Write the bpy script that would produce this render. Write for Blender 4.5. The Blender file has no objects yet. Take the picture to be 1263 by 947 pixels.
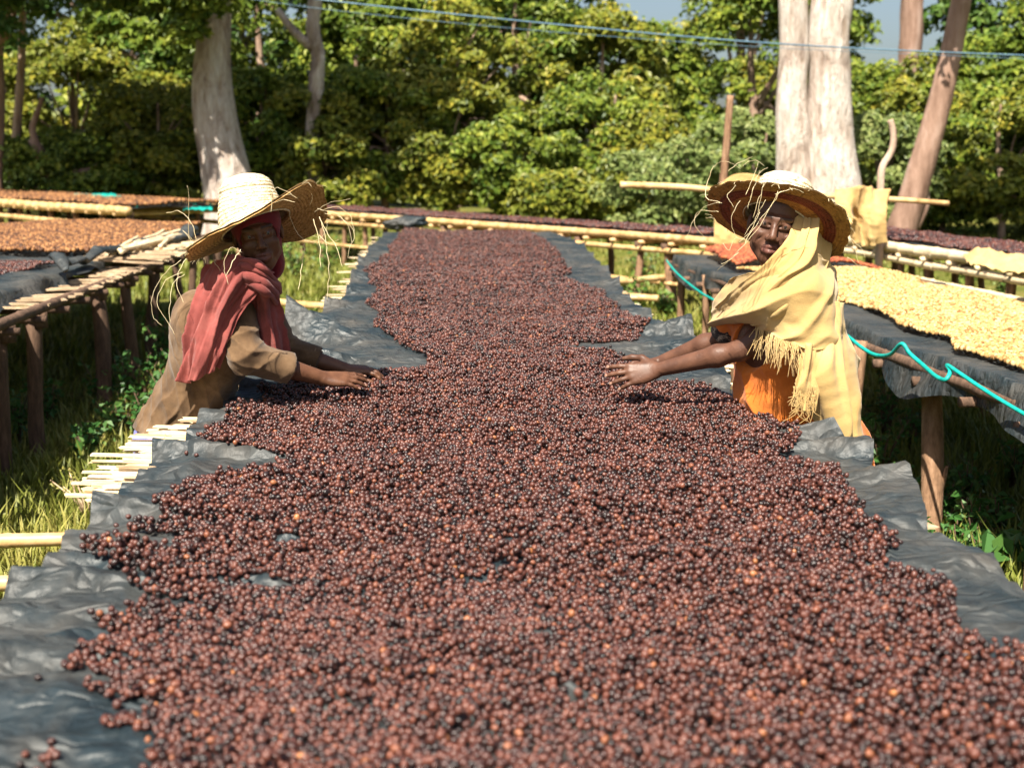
import bpy, math, random
import numpy as np
from mathutils import Vector, Matrix, noise as mnoise

random.seed(7)
RNG = np.random.default_rng(11)
scn = bpy.context.scene
C = scn.collection

# ------------------------------------------------------------ camera, sky, sun, exposure
W, HH, FPX = 1263.0, 947.0, 1600.0
PITCH = math.atan(275.5 / FPX)
YAW = math.atan(60.5 / FPX * math.cos(PITCH))
CAM_H = 1.70
SUN_EL, SUN_AZ = 55.0, -24.0        # degrees; azimuth = how far the sun stands to the right of straight behind the camera
cam_d = bpy.data.cameras.new('camera')
cam_d.sensor_width = 36.0
cam_d.lens = 36.0 * FPX / W
cam_d.clip_start = 0.05
cam_d.clip_end = 2000
cam_d.dof.use_dof = True
cam_d.dof.focus_distance = 4.35
cam_d.dof.aperture_fstop = 3.6
cam = bpy.data.objects.new('camera', cam_d)
cam.location = (0, 0, CAM_H)
cam.rotation_euler = (math.pi / 2 - PITCH, 0, -YAW)
C.objects.link(cam)
scn.camera = cam

world = bpy.data.worlds.new('World')
scn.world = world
world.use_nodes = True
wn = world.node_tree
wn.nodes.clear()
w_out = wn.nodes.new('ShaderNodeOutputWorld')
w_bg = wn.nodes.new('ShaderNodeBackground')
w_sky = wn.nodes.new('ShaderNodeTexSky')
w_sky.sky_type = 'NISHITA'
w_sky.sun_disc = False
w_sky.sun_elevation = math.radians(SUN_EL)
w_sky.sun_rotation = math.radians(180 - SUN_AZ)
w_sky.air_density = 1.0
w_sky.dust_density = 3.0
w_bg.inputs['Strength'].default_value = 0.05
wn.links.new(w_sky.outputs[0], w_bg.inputs[0])
wn.links.new(w_bg.outputs[0], w_out.inputs[0])

sun_d = bpy.data.lights.new('sun', 'SUN')
sun_d.energy = 5.0
sun_d.angle = math.radians(0.5)
sun_d.color = (1.0, 0.93, 0.80)
sun = bpy.data.objects.new('sun', sun_d)
_el, _az = math.radians(SUN_EL), math.radians(SUN_AZ)
SUN_DIR = Vector((math.sin(_az) * math.cos(_el), -math.cos(_az) * math.cos(_el), math.sin(_el)))   # towards the sun
sun.rotation_euler = SUN_DIR.to_track_quat('Z', 'Y').to_euler()
sun.location = (0, -5, 12)
C.objects.link(sun)

scn.view_settings.view_transform = 'Standard'
scn.view_settings.look = 'None'
scn.view_settings.gamma = 1.0
scn.view_settings.use_curve_mapping = False
scn.view_settings.exposure = 1.5
scn.render.engine = 'CYCLES'
scn.cycles.max_bounces = 6
scn.cycles.transparent_max_bounces = 6

# ------------------------------------------------------------ helpers
def ray(x, y):
    u = (x - W / 2) / FPX
    v = (HH / 2 - y) / FPX
    cp, sp, cs, ss = math.cos(PITCH), math.sin(PITCH), math.cos(YAW), math.sin(YAW)
    return (ss * cp + cs * u + ss * sp * v, cs * cp - ss * u + cs * sp * v, -sp + cp * v)

def at_z(x, y, z):
    d = ray(x, y); t = (z - CAM_H) / d[2]
    return np.array((d[0] * t, d[1] * t, z))

def at_y(x, y, Y):
    d = ray(x, y); t = Y / d[1]
    return np.array((d[0] * t, Y, CAM_H + d[2] * t))

def make_mesh(name, verts, faces, smooth=True):
    me = bpy.data.meshes.new(name)
    verts = np.asarray(verts, dtype=np.float32)
    if isinstance(faces, np.ndarray):
        n, k = faces.shape
        me.vertices.add(len(verts)); me.vertices.foreach_set('co', verts.ravel())
        me.loops.add(n * k); me.loops.foreach_set('vertex_index', faces.astype(np.int32).ravel())
        me.polygons.add(n)
        me.polygons.foreach_set('loop_start', np.arange(0, n * k, k, dtype=np.int32))
        me.polygons.foreach_set('loop_total', np.full(n, k, dtype=np.int32))
        me.update(calc_edges=True)
    else:
        me.from_pydata([tuple(map(float, v)) for v in verts], [], faces)
        me.update()
    me.polygons.foreach_set('use_smooth', np.full(len(me.polygons), bool(smooth)))
    return me

def tag(o, label=None, cat=None, group=None, kind=None):
    if label: o['label'] = label
    if cat: o['category'] = cat
    if group: o['group'] = group
    if kind: o['kind'] = kind
    return o

def world_loc(o):
    return o.location.copy() if o.parent is None else world_loc(o.parent) + o.matrix_parent_inverse.translation + o.location

def put(name, me, mat, parent=None):
    """link a mesh whose coordinates are world coordinates"""
    o = bpy.data.objects.new(name, me)
    C.objects.link(o)
    if mat is not None:
        if isinstance(mat, (list, tuple)):
            for m in mat: me.materials.append(m)
        elif len(me.materials) == 0:
            me.materials.append(mat)
    if parent is not None:
        o.parent = parent
        o.matrix_parent_inverse = Matrix.Translation(-world_loc(parent))
    return o

def thing(name, loc, label, cat, group=None):
    e = bpy.data.objects.new(name, None)
    e.empty_display_size = 0.1
    C.objects.link(e)
    e.location = loc
    return tag(e, label, cat, group)

class MB:
    """collects vertices and faces of one mesh"""
    def __init__(s): s.v = []; s.f = []; s.n = 0
    def add(s, v, f):
        v = np.asarray(v, dtype=float)
        s.v.append(v); s.f += [tuple(int(i) + s.n for i in q) for q in f]; s.n += len(v)
    def tube(s, pts, rad, seg=8, cap=True, flat=1.0):
        pts = [Vector(p) for p in pts]; n = len(pts)
        if not hasattr(rad, '__len__'): rad = [rad] * n
        vs = []; up = None
        for i in range(n):
            t = (pts[min(i + 1, n - 1)] - pts[max(i - 1, 0)])
            if t.length < 1e-9: t = Vector((0, 0, 1))
            t.normalize()
            if up is None:
                up = Vector((0, 0, 1)) if abs(t.z) < 0.9 else Vector((1, 0, 0))
            a = t.cross(up)
            if a.length < 1e-6: a = t.orthogonal()
            a.normalize(); b = a.cross(t).normalized(); up = b
            for k in range(seg):
                an = 2 * math.pi * k / seg
                vs.append(pts[i] + a * (math.cos(an) * rad[i]) + b * (math.sin(an) * rad[i] * flat))
        fs = []
        for i in range(n - 1):
            for k in range(seg):
                k2 = (k + 1) % seg
                fs.append((i * seg + k, i * seg + k2, (i + 1) * seg + k2, (i + 1) * seg + k))
        if cap:
            fs.append(tuple(range(seg))[::-1]); fs.append(tuple((n - 1) * seg + k for k in range(seg)))
        s.add([tuple(v) for v in vs], fs)
    def box(s, a, b, w, t, up=(0, 0, 1), jit=0.0):
        """a flat splint from a to b, width w, thickness t"""
        a, b, up = Vector(a), Vector(b), Vector(up)
        d = (b - a).normalized(); x = d.cross(up).normalized(); z = x.cross(d)
        vs = []
        for p, k in ((a, 0), (a.lerp(b, .5), 1), (b, 2)):
            ww = w * random.uniform(1 - jit, 1 + jit)
            for sx, sz in ((-1, -1), (1, -1), (1, 1), (-1, 1)):
                vs.append(tuple(p + x * (sx * ww / 2) + z * (sz * t / 2) + d * random.uniform(-jit, jit) * w * 1.5 * (k != 1)))
        fs = [(3, 2, 1, 0), (8, 9, 10, 11)]
        for r in (0, 4):
            for k in range(4):
                k2 = (k + 1) % 4
                fs.append((r + k, r + k2, r + 4 + k2, r + 4 + k))
        s.add(vs, fs)
    def build(s, name, mat, parent=None, smooth=True):
        me = make_mesh(name, np.concatenate(s.v), s.f, smooth)
        return put(name, me, mat, parent)

def bent(p0, p1, n=6, wob=0.0, sag=0.0):
    p0, p1 = Vector(p0), Vector(p1); out = []
    o1 = Vector((random.uniform(-1, 1), random.uniform(-1, 1), random.uniform(-1, 1)))
    o2 = Vector((random.uniform(-1, 1), random.uniform(-1, 1), random.uniform(-1, 1)))
    for i in range(n):
        t = i / (n - 1)
        out.append(p0.lerp(p1, t) + o1 * wob * math.sin(math.pi * t) + o2 * wob * 0.6 * math.sin(2 * math.pi * t) - Vector((0, 0, sag * math.sin(math.pi * t))))
    return out

def bamboo(name, p0, p1, r, mat, parent, wob=0.01, seg=10, taper=0.9, knot=0.32):
    """a pole with knots"""
    L = (Vector(p1) - Vector(p0)).length
    nk = max(2, int(L / knot)); pts = []; rad = []
    base = bent(p0, p1, nk + 1, wob)
    for i in range(nk):
        for t, f in ((0.0, 1.12), (0.05, 1.0), (0.5, 0.97), (0.95, 1.0)):
            pts.append(base[i].lerp(base[i + 1], t)); k = (i + t) / nk
            rad.append(r * f * (1 + (taper - 1) * k))
    pts.append(base[-1]); rad.append(r * taper)
    m = MB(); m.tube(pts, rad, seg)
    return m.build(name, mat, parent)

def branch(name, p0, p1, r, mat, parent, wob=0.02, seg=9, taper=0.85, n=7):
    pts = bent(p0, p1, n, wob)
    rad = [r * (1 + (taper - 1) * i / (n - 1)) * random.uniform(.92, 1.08) for i in range(n)]
    m = MB(); m.tube(pts, rad, seg)
    return m.build(name, mat, parent)

def vnoise(P, scale, off=0.0):
    """smooth value noise, numpy, P (n,3) -> (-1..1)"""
    q = P * scale + off
    i = np.floor(q).astype(np.int64); f = q - i
    f = f * f * (3 - 2 * f)
    def h(a, b, c):
        n = (a * 73856093) ^ (b * 19349663) ^ (c * 83492791)
        n = (n ^ (n >> 13)) * 1274126177 & 0x7fffffff
        n = (n ^ (n >> 16)) & 0xffff
        return n / 32767.5 - 1.0
    r = 0
    for dx in (0, 1):
        for dy in (0, 1):
            for dz in (0, 1):
                w = (f[:, 0] if dx else 1 - f[:, 0]) * (f[:, 1] if dy else 1 - f[:, 1]) * (f[:, 2] if dz else 1 - f[:, 2])
                r = r + w * h(i[:, 0] + dx, i[:, 1] + dy, i[:, 2] + dz)
    return r

# ------------------------------------------------------------ materials
def new_mat(name):
    m = bpy.data.materials.new(name); m.use_nodes = True
    nt = m.node_tree
    return m, nt, nt.nodes['Principled BSDF']

def ramp(nt, fac, stops):
    r = nt.nodes.new('ShaderNodeValToRGB')
    el = r.color_ramp.elements
    while len(el) < len(stops): el.new(0.5)
    for e, (p, c) in zip(el, stops):
        e.position = p; e.color = (*c, 1)
    nt.links.new(fac, r.inputs[0])
    return r

def noise_node(nt, scale, detail=6, rough=0.6, vec=None, dist=0.0):
    n = nt.nodes.new('ShaderNodeTexNoise')
    n.inputs['Scale'].default_value = scale
    n.inputs['Detail'].default_value = detail
    n.inputs['Roughness'].default_value = rough
    n.inputs['Distortion'].default_value = dist
    if vec is not None: nt.links.new(vec, n.inputs['Vector'])
    return n

def coords(nt, sc=(1, 1, 1)):
    tc = nt.nodes.new('ShaderNodeTexCoord'); mp = nt.nodes.new('ShaderNodeMapping')
    mp.inputs['Scale'].default_value = sc
    nt.links.new(tc.outputs['Object'], mp.inputs[0])
    return mp.outputs[0]

def bump(nt, bsdf, fac, strength, dist):
    b = nt.nodes.new('ShaderNodeBump')
    b.inputs['Strength'].default_value = strength
    b.inputs['Distance'].default_value = dist
    nt.links.new(fac, b.inputs['Height'])
    nt.links.new(b.outputs[0], bsdf.inputs['Normal'])
    return b

def simple(name, stops, scale=5, rough=0.7, bs=0.3, bd=0.01, stretch=(1, 1, 1), bscale=None, spec=0.3, detail=6):
    m, nt, b = new_mat(name)
    v = coords(nt, stretch)
    n = noise_node(nt, scale, detail, vec=v)
    r = ramp(nt, n.outputs[0], stops)
    nt.links.new(r.outputs[0], b.inputs['Base Color'])
    b.inputs['Roughness'].default_value = rough
    b.inputs['Specular IOR Level'].default_value = spec
    if bs:
        n2 = noise_node(nt, bscale or scale * 4, 4, vec=v)
        bump(nt, b, n2.outputs[0], bs, bd)
    return m

M = {}
M['bamboo'] = simple('bamboo', [(.3, (.26, .145, .055)), (.5, (.50, .32, .14)), (.72, (.62, .45, .24))], 9, .45, .2, .004, spec=.4)
M['splint'] = simple('splint', [(.3, (.40, .28, .14)), (.5, (.66, .52, .33)), (.7, (.76, .65, .47))], 9, .6, .4, .004, (1, 6, 6))
M['splint_old'] = simple('splint_old', [(.3, (.20, .13, .08)), (.5, (.40, .28, .17)), (.7, (.55, .43, .29))], 9, .7, .4, .004, (1, 6, 6))
M['post'] = simple('post_wood', [(.3, (.10, .055, .03)), (.5, (.22, .125, .07)), (.72, (.34, .21, .13))], 7, .8, .6, .01, (5, 5, 1))
M['post_dark'] = simple('post_wood_dark', [(.3, (.05, .03, .02)), (.55, (.12, .07, .045)), (.75, (.2, .12, .08))], 7, .85, .6, .01, (5, 5, 1))
def bark_mat(name):
    m, nt, b = new_mat(name)
    v = coords(nt, (1, 1, .45)); n1 = noise_node(nt, 1.7, 8, .65, v, 1.2); n2 = noise_node(nt, 7, 8, .7, coords(nt, (1.6, 1.6, .35)), .6); n3 = noise_node(nt, .9, 3, .5, v, .4)
    r1 = ramp(nt, n2.outputs[0], [(.3, (.34, .26, .20)), (.46, (.58, .50, .44)), (.62, (.70, .64, .59)), (.8, (.76, .72, .67))])
    r2 = ramp(nt, n1.outputs[0], [(.38, (.22, .12, .08)), (.47, (.75, .66, .60)), (.56, (1, 1, 1))])
    mx = nt.nodes.new('ShaderNodeMix'); mx.data_type = 'RGBA'; mx.blend_type = 'MULTIPLY'; mx.inputs[0].default_value = .62
    nt.links.new(r1.outputs[0], mx.inputs[6]); nt.links.new(r2.outputs[0], mx.inputs[7]); nt.links.new(mx.outputs[2], b.inputs['Base Color'])
    b.inputs['Roughness'].default_value = .85; b.inputs['Specular IOR Level'].default_value = .2
    ad = nt.nodes.new('ShaderNodeMath'); ad.operation = 'ADD'; nt.links.new(n1.outputs[0], ad.inputs[0]); nt.links.new(n2.outputs[0], ad.inputs[1])
    bump(nt, b, ad.outputs[0], 1.0, .12)
    return m
M['bark'] = bark_mat('pale_bark')
M['bark_red'] = simple('brown_bark', [(.28, (.11, .06, .04)), (.5, (.24, .15, .11)), (.72, (.40, .29, .24))], 1.6, .85, .8, .04, (2.5, 2.5, .5), 6)
M['bark_thin'] = simple('thin_bark', [(.28, (.16, .09, .06)), (.5, (.32, .22, .16)), (.72, (.45, .35, .27))], 2.4, .85, .8, .03, (2, 2, .6), 8)
M['teal'] = simple('teal_cord', [(.3, (.0, .22, .19)), (.7, (.01, .36, .30))], 30, .5, .3, .003)
M['wire'] = simple('blue_wire', [(.3, (.06, .12, .18)), (.7, (.13, .22, .29))], 10, .4, 0)

def plastic_mat(name, dust=1.0):
    m, nt, b = new_mat(name)
    v = coords(nt)
    n1 = noise_node(nt, 2.6, 8, .62, v, .6)
    n2 = noise_node(nt, 9, 8, .7, v, .3)
    base = ramp(nt, n2.outputs[0], [(.3, (.006, .011, .014)), (.55, (.015, .024, .029)), (.75, (.038, .047, .052))])
    dirt = ramp(nt, n1.outputs[0], [(.42, (.0, .0, .0)), (.66, (1, 1, 1))])
    mix = nt.nodes.new('ShaderNodeMix'); mix.data_type = 'RGBA'
    ml = nt.nodes.new('ShaderNodeMath'); ml.operation = 'MULTIPLY'; ml.inputs[1].default_value = .36 * dust
    nt.links.new(dirt.outputs[0], ml.inputs[0])
    nt.links.new(ml.outputs[0], mix.inputs[0])
    nt.links.new(base.outputs[0], mix.inputs[6])
    mix.inputs[7].default_value = (.135, .112, .088, 1)
    nt.links.new(mix.outputs[2], b.inputs['Base Color'])
    rr = ramp(nt, n1.outputs[0], [(.3, (.40, .40, .40)), (.7, (.66, .66, .66))])
    nt.links.new(rr.outputs[0], b.inputs['Roughness'])
    b.inputs['Specular IOR Level'].default_value = .38
    nb = nt.nodes.new('ShaderNodeTexVoronoi'); nb.feature = 'DISTANCE_TO_EDGE'; nb.inputs['Scale'].default_value = 6.5
    wv = noise_node(nt, 3.0, 3, .5, coords(nt, (1, 1.6, 1))); nt.links.new(wv.outputs['Color'], nb.inputs['Vector'])
    wv2 = noise_node(nt, 12, 5, .6, v, .6); ad = nt.nodes.new('ShaderNodeMath'); ad.operation = 'MULTIPLY_ADD'; nt.links.new(wv2.outputs[0], ad.inputs[0]); ad.inputs[1].default_value = .35; nt.links.new(nb.outputs[0], ad.inputs[2])
    bump(nt, b, ad.outputs[0], .6, .05)
    return m
M['plastic'] = plastic_mat('black_plastic')

def instance_mat(name, stops, rough, spec=.5, bscale=260, bs=.35, bd=.001):
    """colour differs from piece to piece"""
    m, nt, b = new_mat(name)
    oi = nt.nodes.new('ShaderNodeObjectInfo')
    r = ramp(nt, oi.outputs['Random'], stops)
    v = coords(nt)
    n = noise_node(nt, bscale * .5, 3, vec=v)
    mx = nt.nodes.new('ShaderNodeMix'); mx.data_type = 'RGBA'; mx.blend_type = 'MULTIPLY'
    rr = ramp(nt, n.outputs[0], [(.3, (.6, .55, .55)), (.65, (1.15, 1.1, 1.05))])
    mx.inputs[0].default_value = .8
    nt.links.new(r.outputs[0], mx.inputs[6]); nt.links.new(rr.outputs[0], mx.inputs[7])
    nt.links.new(mx.outputs[2], b.inputs['Base Color'])
    b.inputs['Roughness'].default_value = rough
    b.inputs['Specular IOR Level'].default_value = spec
    if bs: bump(nt, b, noise_node(nt, bscale, 3, vec=v).outputs[0], bs, bd)
    return m
M['cherry'] = instance_mat('coffee_cherry', [(0, (.008, .005, .005)), (.2, (.024, .010, .009)), (.5, (.062, .022, .017)), (.8, (.095, .033, .023)), (.97, (.128, .043, .028)), (.995, (.20, .07, .035)), (1, (.34, .14, .05))], .33, .5)
M['cherry_brown'] = instance_mat('drying_brown_cherry', [(0, (.035, .016, .010)), (.4, (.12, .05, .02)), (.75, (.24, .11, .04)), (1, (.40, .21, .08))], .55, .3)
M['cherry_red'] = instance_mat('drying_red_cherry', [(0, (.12, .03, .015)), (.5, (.28, .07, .03)), (1, (.42, .14, .05))], .55, .3)
M['parchment'] = instance_mat('parchment_coffee', [(0, (.16, .08, .025)), (.3, (.36, .22, .08)), (.7, (.50, .34, .14)), (1, (.60, .45, .24))], .75, .2)

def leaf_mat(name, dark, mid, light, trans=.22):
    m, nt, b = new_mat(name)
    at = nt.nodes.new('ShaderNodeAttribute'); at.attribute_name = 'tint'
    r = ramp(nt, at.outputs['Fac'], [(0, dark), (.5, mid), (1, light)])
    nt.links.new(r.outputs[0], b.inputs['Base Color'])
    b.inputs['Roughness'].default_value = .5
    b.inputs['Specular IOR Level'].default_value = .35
    tr = nt.nodes.new('ShaderNodeBsdfTranslucent')
    nt.links.new(r.outputs[0], tr.inputs[0])
    mx = nt.nodes.new('ShaderNodeMixShader'); mx.inputs[0].default_value = trans
    nt.links.new(b.outputs[0], mx.inputs[1]); nt.links.new(tr.outputs[0], mx.inputs[2])
    nt.links.new(mx.outputs[0], nt.nodes['Material Output'].inputs[0])
    return m
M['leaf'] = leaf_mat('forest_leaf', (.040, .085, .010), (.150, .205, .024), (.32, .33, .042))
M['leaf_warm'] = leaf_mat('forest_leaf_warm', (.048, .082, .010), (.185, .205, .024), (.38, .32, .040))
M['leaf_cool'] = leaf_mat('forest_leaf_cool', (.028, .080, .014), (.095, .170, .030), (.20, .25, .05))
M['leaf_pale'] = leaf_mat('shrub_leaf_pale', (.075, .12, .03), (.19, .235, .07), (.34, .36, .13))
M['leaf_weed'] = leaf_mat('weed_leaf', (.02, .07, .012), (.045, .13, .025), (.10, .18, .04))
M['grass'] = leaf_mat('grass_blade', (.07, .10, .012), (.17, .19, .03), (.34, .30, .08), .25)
# ------------------------------------------------------------ ground
def gz(X, Y):
    X = np.asarray(X, float); Y = np.asarray(Y, float)
    s = np.clip((Y - 17) / 14, 0, 1); s = s * s * (3 - 2 * s)
    P = np.stack([X, Y, 0 * X], -1).reshape(-1, 3)
    n = vnoise(P, .45, 3.3).reshape(X.shape) * .05 + vnoise(P, 1.7, 9.1).reshape(X.shape) * .018
    return s * .35 + n * np.clip((60 - Y) / 40, 0, 1)

def ground_mat():
    m, nt, b = new_mat('grassy_ground')
    v = coords(nt)
    n1 = noise_node(nt, .9, 8, .65, v, .4); n2 = noise_node(nt, 14, 6, .7, v)
    r = ramp(nt, n1.outputs[0], [(.3, (.060, .080, .014)), (.5, (.13, .135, .03)), (.62, (.19, .16, .05)), (.75, (.18, .12, .06))])
    mx = nt.nodes.new('ShaderNodeMix'); mx.data_type = 'RGBA'; mx.blend_type = 'MULTIPLY'; mx.inputs[0].default_value = .8
    r2 = ramp(nt, n2.outputs[0], [(.3, (.45, .45, .4)), (.7, (1.2, 1.2, 1.1))])
    nt.links.new(r.outputs[0], mx.inputs[6]); nt.links.new(r2.outputs[0], mx.inputs[7])
    nt.links.new(mx.outputs[2], b.inputs['Base Color'])
    b.inputs['Roughness'].default_value = .95; b.inputs['Specular IOR Level'].default_value = .1
    bump(nt, b, n2.outputs[0], .8, .05)
    return m
gx = np.concatenate([np.linspace(-400, -30, 12), np.linspace(-28, 28, 150), np.linspace(30, 400, 12)])
gy = np.concatenate([np.linspace(-60, 0, 8), np.linspace(.4, 45, 130), np.linspace(50, 900, 14)])
GX, GY = np.meshgrid(gx, gy)
GV = np.stack([GX, GY, gz(GX, GY)], -1).reshape(-1, 3)
nx_, ny_ = len(gx), len(gy)
ii = np.arange(ny_ - 1)[:, None] * nx_ + np.arange(nx_ - 1)[None, :]
GF = np.stack([ii, ii + 1, ii + nx_ + 1, ii + nx_], -1).reshape(-1, 4)
tag(put('ground', make_mesh('ground', GV, GF), ground_mat()), kind='structure')

# ------------------------------------------------------------ leaves
def leaf_cloud(pos, nrm, size, tint, aspect=.55, rng=RNG, fold=.18):
    """one folded leaf (4 vertices, 2 triangles) per position"""
    n = len(pos)
    nrm = nrm / np.maximum(np.linalg.norm(nrm, axis=1, keepdims=True), 1e-6)
    r = rng.normal(size=(n, 3)); t = np.cross(nrm, r); t /= np.maximum(np.linalg.norm(t, axis=1, keepdims=True), 1e-6)
    b = np.cross(nrm, t); s = np.asarray(size).reshape(-1, 1)
    v = np.empty((n, 4, 3))
    v[:, 0] = pos - t * s * .5
    v[:, 1] = pos + b * s * aspect * .5 + nrm * s * fold
    v[:, 2] = pos + t * s * .5 - nrm * s * .12
    v[:, 3] = pos - b * s * aspect * .5 + nrm * s * fold
    k = np.arange(n) * 4
    f = np.concatenate([np.stack([k, k + 1, k + 2], 1), np.stack([k, k + 2, k + 3], 1)])
    return v.reshape(-1, 3), f, np.repeat(tint, 4)

def leaf_mesh(name, pos, nrm, size, tint, aspect=.55):
    v, f, t = leaf_cloud(pos, nrm, size, tint, aspect)
    me = make_mesh(name, v, f, smooth=False)
    a = me.attributes.new('tint', 'FLOAT', 'POINT'); a.data.foreach_set('value', t.astype(np.float32))
    return me

def rand_dirs(n, rng=RNG):
    d = rng.normal(size=(n, 3)); return d / np.linalg.norm(d, axis=1, keepdims=True)

def crown_points(c, r, nclump, per, clump_r, leaf, rng=RNG, low=-1.0, front=0.0):
    """leaves in round clumps spread over an uneven ellipsoid"""
    c, r = np.asarray(c, float), np.asarray(r, float)
    d = rand_dirs(nclump * 3, rng)
    d = d[(d[:, 2] > low)]
    if front: d = d[(d[:, 1] < front)]
    d = d[:nclump]
    k = rng.uniform(.5, 1.06, size=(len(d), 1)) ** .6
    cc = c + d * r * k * (1 + .28 * vnoise(d, 2.2, float(c[0]))[:, None])
    cr = clump_r * rng.uniform(.6, 1.3, size=len(d))
    P, N, T = [], [], []
    for q, rad, dd in zip(cc, cr, d):
        m = int(per * (rad / clump_r) ** 2)
        e = rand_dirs(m, rng); e[:, 2] = np.where(e[:, 2] < -.35, -e[:, 2], e[:, 2])
        rr = rad * rng.uniform(.45, 1.05, size=(m, 1)) ** .5
        rr *= (1 + .35 * vnoise(e, 2.7, float(q[0] * 3)))[:, None]
        P.append(q + e * rr * np.array([1, 1, .78]))
        nn = e * .75 + rng.normal(size=(m, 3)) * .45 + np.array(SUN_DIR) * .75
        N.append(nn)
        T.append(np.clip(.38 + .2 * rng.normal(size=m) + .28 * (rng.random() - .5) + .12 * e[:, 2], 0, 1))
    P, N, T = np.concatenate(P), np.concatenate(N), np.concatenate(T)
    return P, N, leaf * rng.uniform(.6, 1.25, size=len(P)), T, cc

def trunk_mesh(m, pts, rad, seg=14, lump=.08, seed=0.0):
    """an uneven tapered trunk, resampled smooth"""
    pts = np.asarray(pts, float); rad = np.asarray(rad, float)
    n = len(pts); t = np.linspace(0, n - 1, (n - 1) * 7 + 1)
    sp = np.stack([cat_interp(pts[:, k], t) for k in range(3)], 1); sr = cat_interp(rad, t)
    s0 = len(m.v); m.tube([tuple(p) for p in sp], list(sr), seg)
    v = m.v[s0]; ctr = np.repeat(sp, seg, 0)
    d = v - ctr
    f = 1 + lump * vnoise(v * np.array([1, 1, .35]), 2.2 / max(rad.max(), .05) * .5, seed) + lump * .6 * vnoise(v * np.array([1, 1, .4]), 6 / max(rad.max(), .05) * .5, seed + 5)
    m.v[s0] = ctr + d * f[:, None]

def cat_interp(a, t):
    a = np.asarray(a, float); n = len(a); i = np.clip(np.floor(t).astype(int), 0, n - 2); f = t - i
    p0 = a[np.clip(i - 1, 0, n - 1)]; p1 = a[i]; p2 = a[i + 1]; p3 = a[np.clip(i + 2, 0, n - 1)]
    return .5 * (2 * p1 + (p2 - p0) * f + (2 * p0 - 5 * p1 + 4 * p2 - p3) * f ** 2 + (3 * p1 - p0 - 3 * p2 + p3) * f ** 3)

def tree_label(px, mat, noun):
    tone = {'leaf': 'mid-green', 'leaf_warm': 'yellow-green', 'leaf_cool': 'deep green'}[mat]
    for lim, where in ((60, 'behind the thin shaded trunk'), (150, 'behind the crooked low limbs'), (255, 'between the crooked limbs and the big pale trunk'), (350, 'between the big pale trunk and the winding trunk'), (450, 'around the winding pale trunk'), (580, 'straight beyond the far end of the long bed'), (690, 'beyond the black bundle and the slanting bed'), (830, 'beyond the middle of the slanting bed'),
                       (960, 'beside the twin trunk, behind the rack post'), (1100, 'between the twin trunk and the leaning trunk'), (1180, 'right behind the leaning trunk'), (9999, 'past the leaning trunk, away from the twin trunk')):
        if px < lim: return f'{tone} {noun} {where}'

def foliage_tree(name, label, px, Y, top_py, rx, clump_r=.62, nclump=60, per=170, leaf=.17, mat='leaf', group=None, cat='tree', base_frac=.06, front=.75):
    """a tree or bush of the forest edge that is leafy nearly down to the ground"""
    b = at_y(px, 300, Y); X = b[0]; g = float(gz(np.array([X]), np.array([Y]))[0])
    top = at_y(px, top_py, Y)[2]; h = top - g
    root = thing(name, (X, Y, g), label, cat, group)
    c = (X, Y, g + h * (.5 + base_frac / 2)); r = (rx, rx * .8, h * .5 * (1 - base_frac))
    P, N, S, T, cc = crown_points(c, r, nclump, per, clump_r, leaf, front=front)
    ok = P[:, 2] > g + .05
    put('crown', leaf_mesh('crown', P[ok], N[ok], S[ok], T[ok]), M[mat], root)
    m = MB(); lean = random.uniform(-.3, .3)
    tr = max(.06, h * .022)
    trunk_mesh(m, [(X, Y, g - .2), (X + lean * .3, Y, g + h * .3), (X + lean, Y + .1, g + h * .62), (X + lean * 1.3, Y, g + h * .9)], [tr * 1.25, tr, tr * .7, tr * .3], 9, .06, X)
    for q in cc[:: max(1, len(cc) // 7)]:
        z0 = g + h * random.uniform(.25, .5)
        m.tube([(X + lean * .4, Y, z0), tuple((np.array([X + lean * .4, Y, z0]) + q) / 2 + np.array([0, 0, .2])), tuple(q)], [tr * .5, tr * .33, tr * .14], 6)
    m.build('trunk', M['bark_thin'], root)
    return root

# the forest edge: tall row behind, bushy row in front
back = [(-420, 37, -200, 3.4), (-270, 38, -240, 3.5), (1490, 38, -220, 3.3), (1640, 37, -200, 3.3), (-120, 38, -260, 3.6), (20, 38, -240, 3.4), (150, 39, -230, 3.5), (300, 38, -240, 3.4), (430, 39, -220, 3.4), (560, 38, -230, 3.4), (645, 38, -170, 2.2), (915, 40, -90, 2.1), (985, 41, -120, 1.6), (1245, 38, -130, 2.2), (1350, 38, -210, 3.2)]
for i, (px, Y, ty, rx) in enumerate(back):
    foliage_tree('forest_tree', tree_label(px, ['leaf', 'leaf_cool', 'leaf_warm'][i % 3], 'tall back-row tree'), px, Y, ty, rx, .76, 78, 140, .27, ['leaf', 'leaf_cool', 'leaf_warm'][i % 3], 'tall trees in the back row of the forest')
mid = [(-60, 32, -40, 2.2, 'leaf_cool'), (100, 31, 40, 1.9, 'leaf_warm'), (205, 30, 95, 1.5, 'leaf_warm'), (335, 31, -40, 2.1, 'leaf'), (440, 31, -20, 1.9, 'leaf'), (545, 30, 20, 1.9, 'leaf_warm'),
       (640, 32, -50, 1.7, 'leaf'), (735, 31, 22, 1.7, 'leaf_warm'), (800, 33, 36, 1.5, 'leaf'), (932, 32, -30, 1.9, 'leaf'), (1070, 34, 84, 1.4, 'leaf'), (1130, 33, 92, 1.3, 'leaf_warm'), (1225, 31, 40, 1.5, 'leaf'), (1300, 31, -20, 1.9, 'leaf')]
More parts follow.
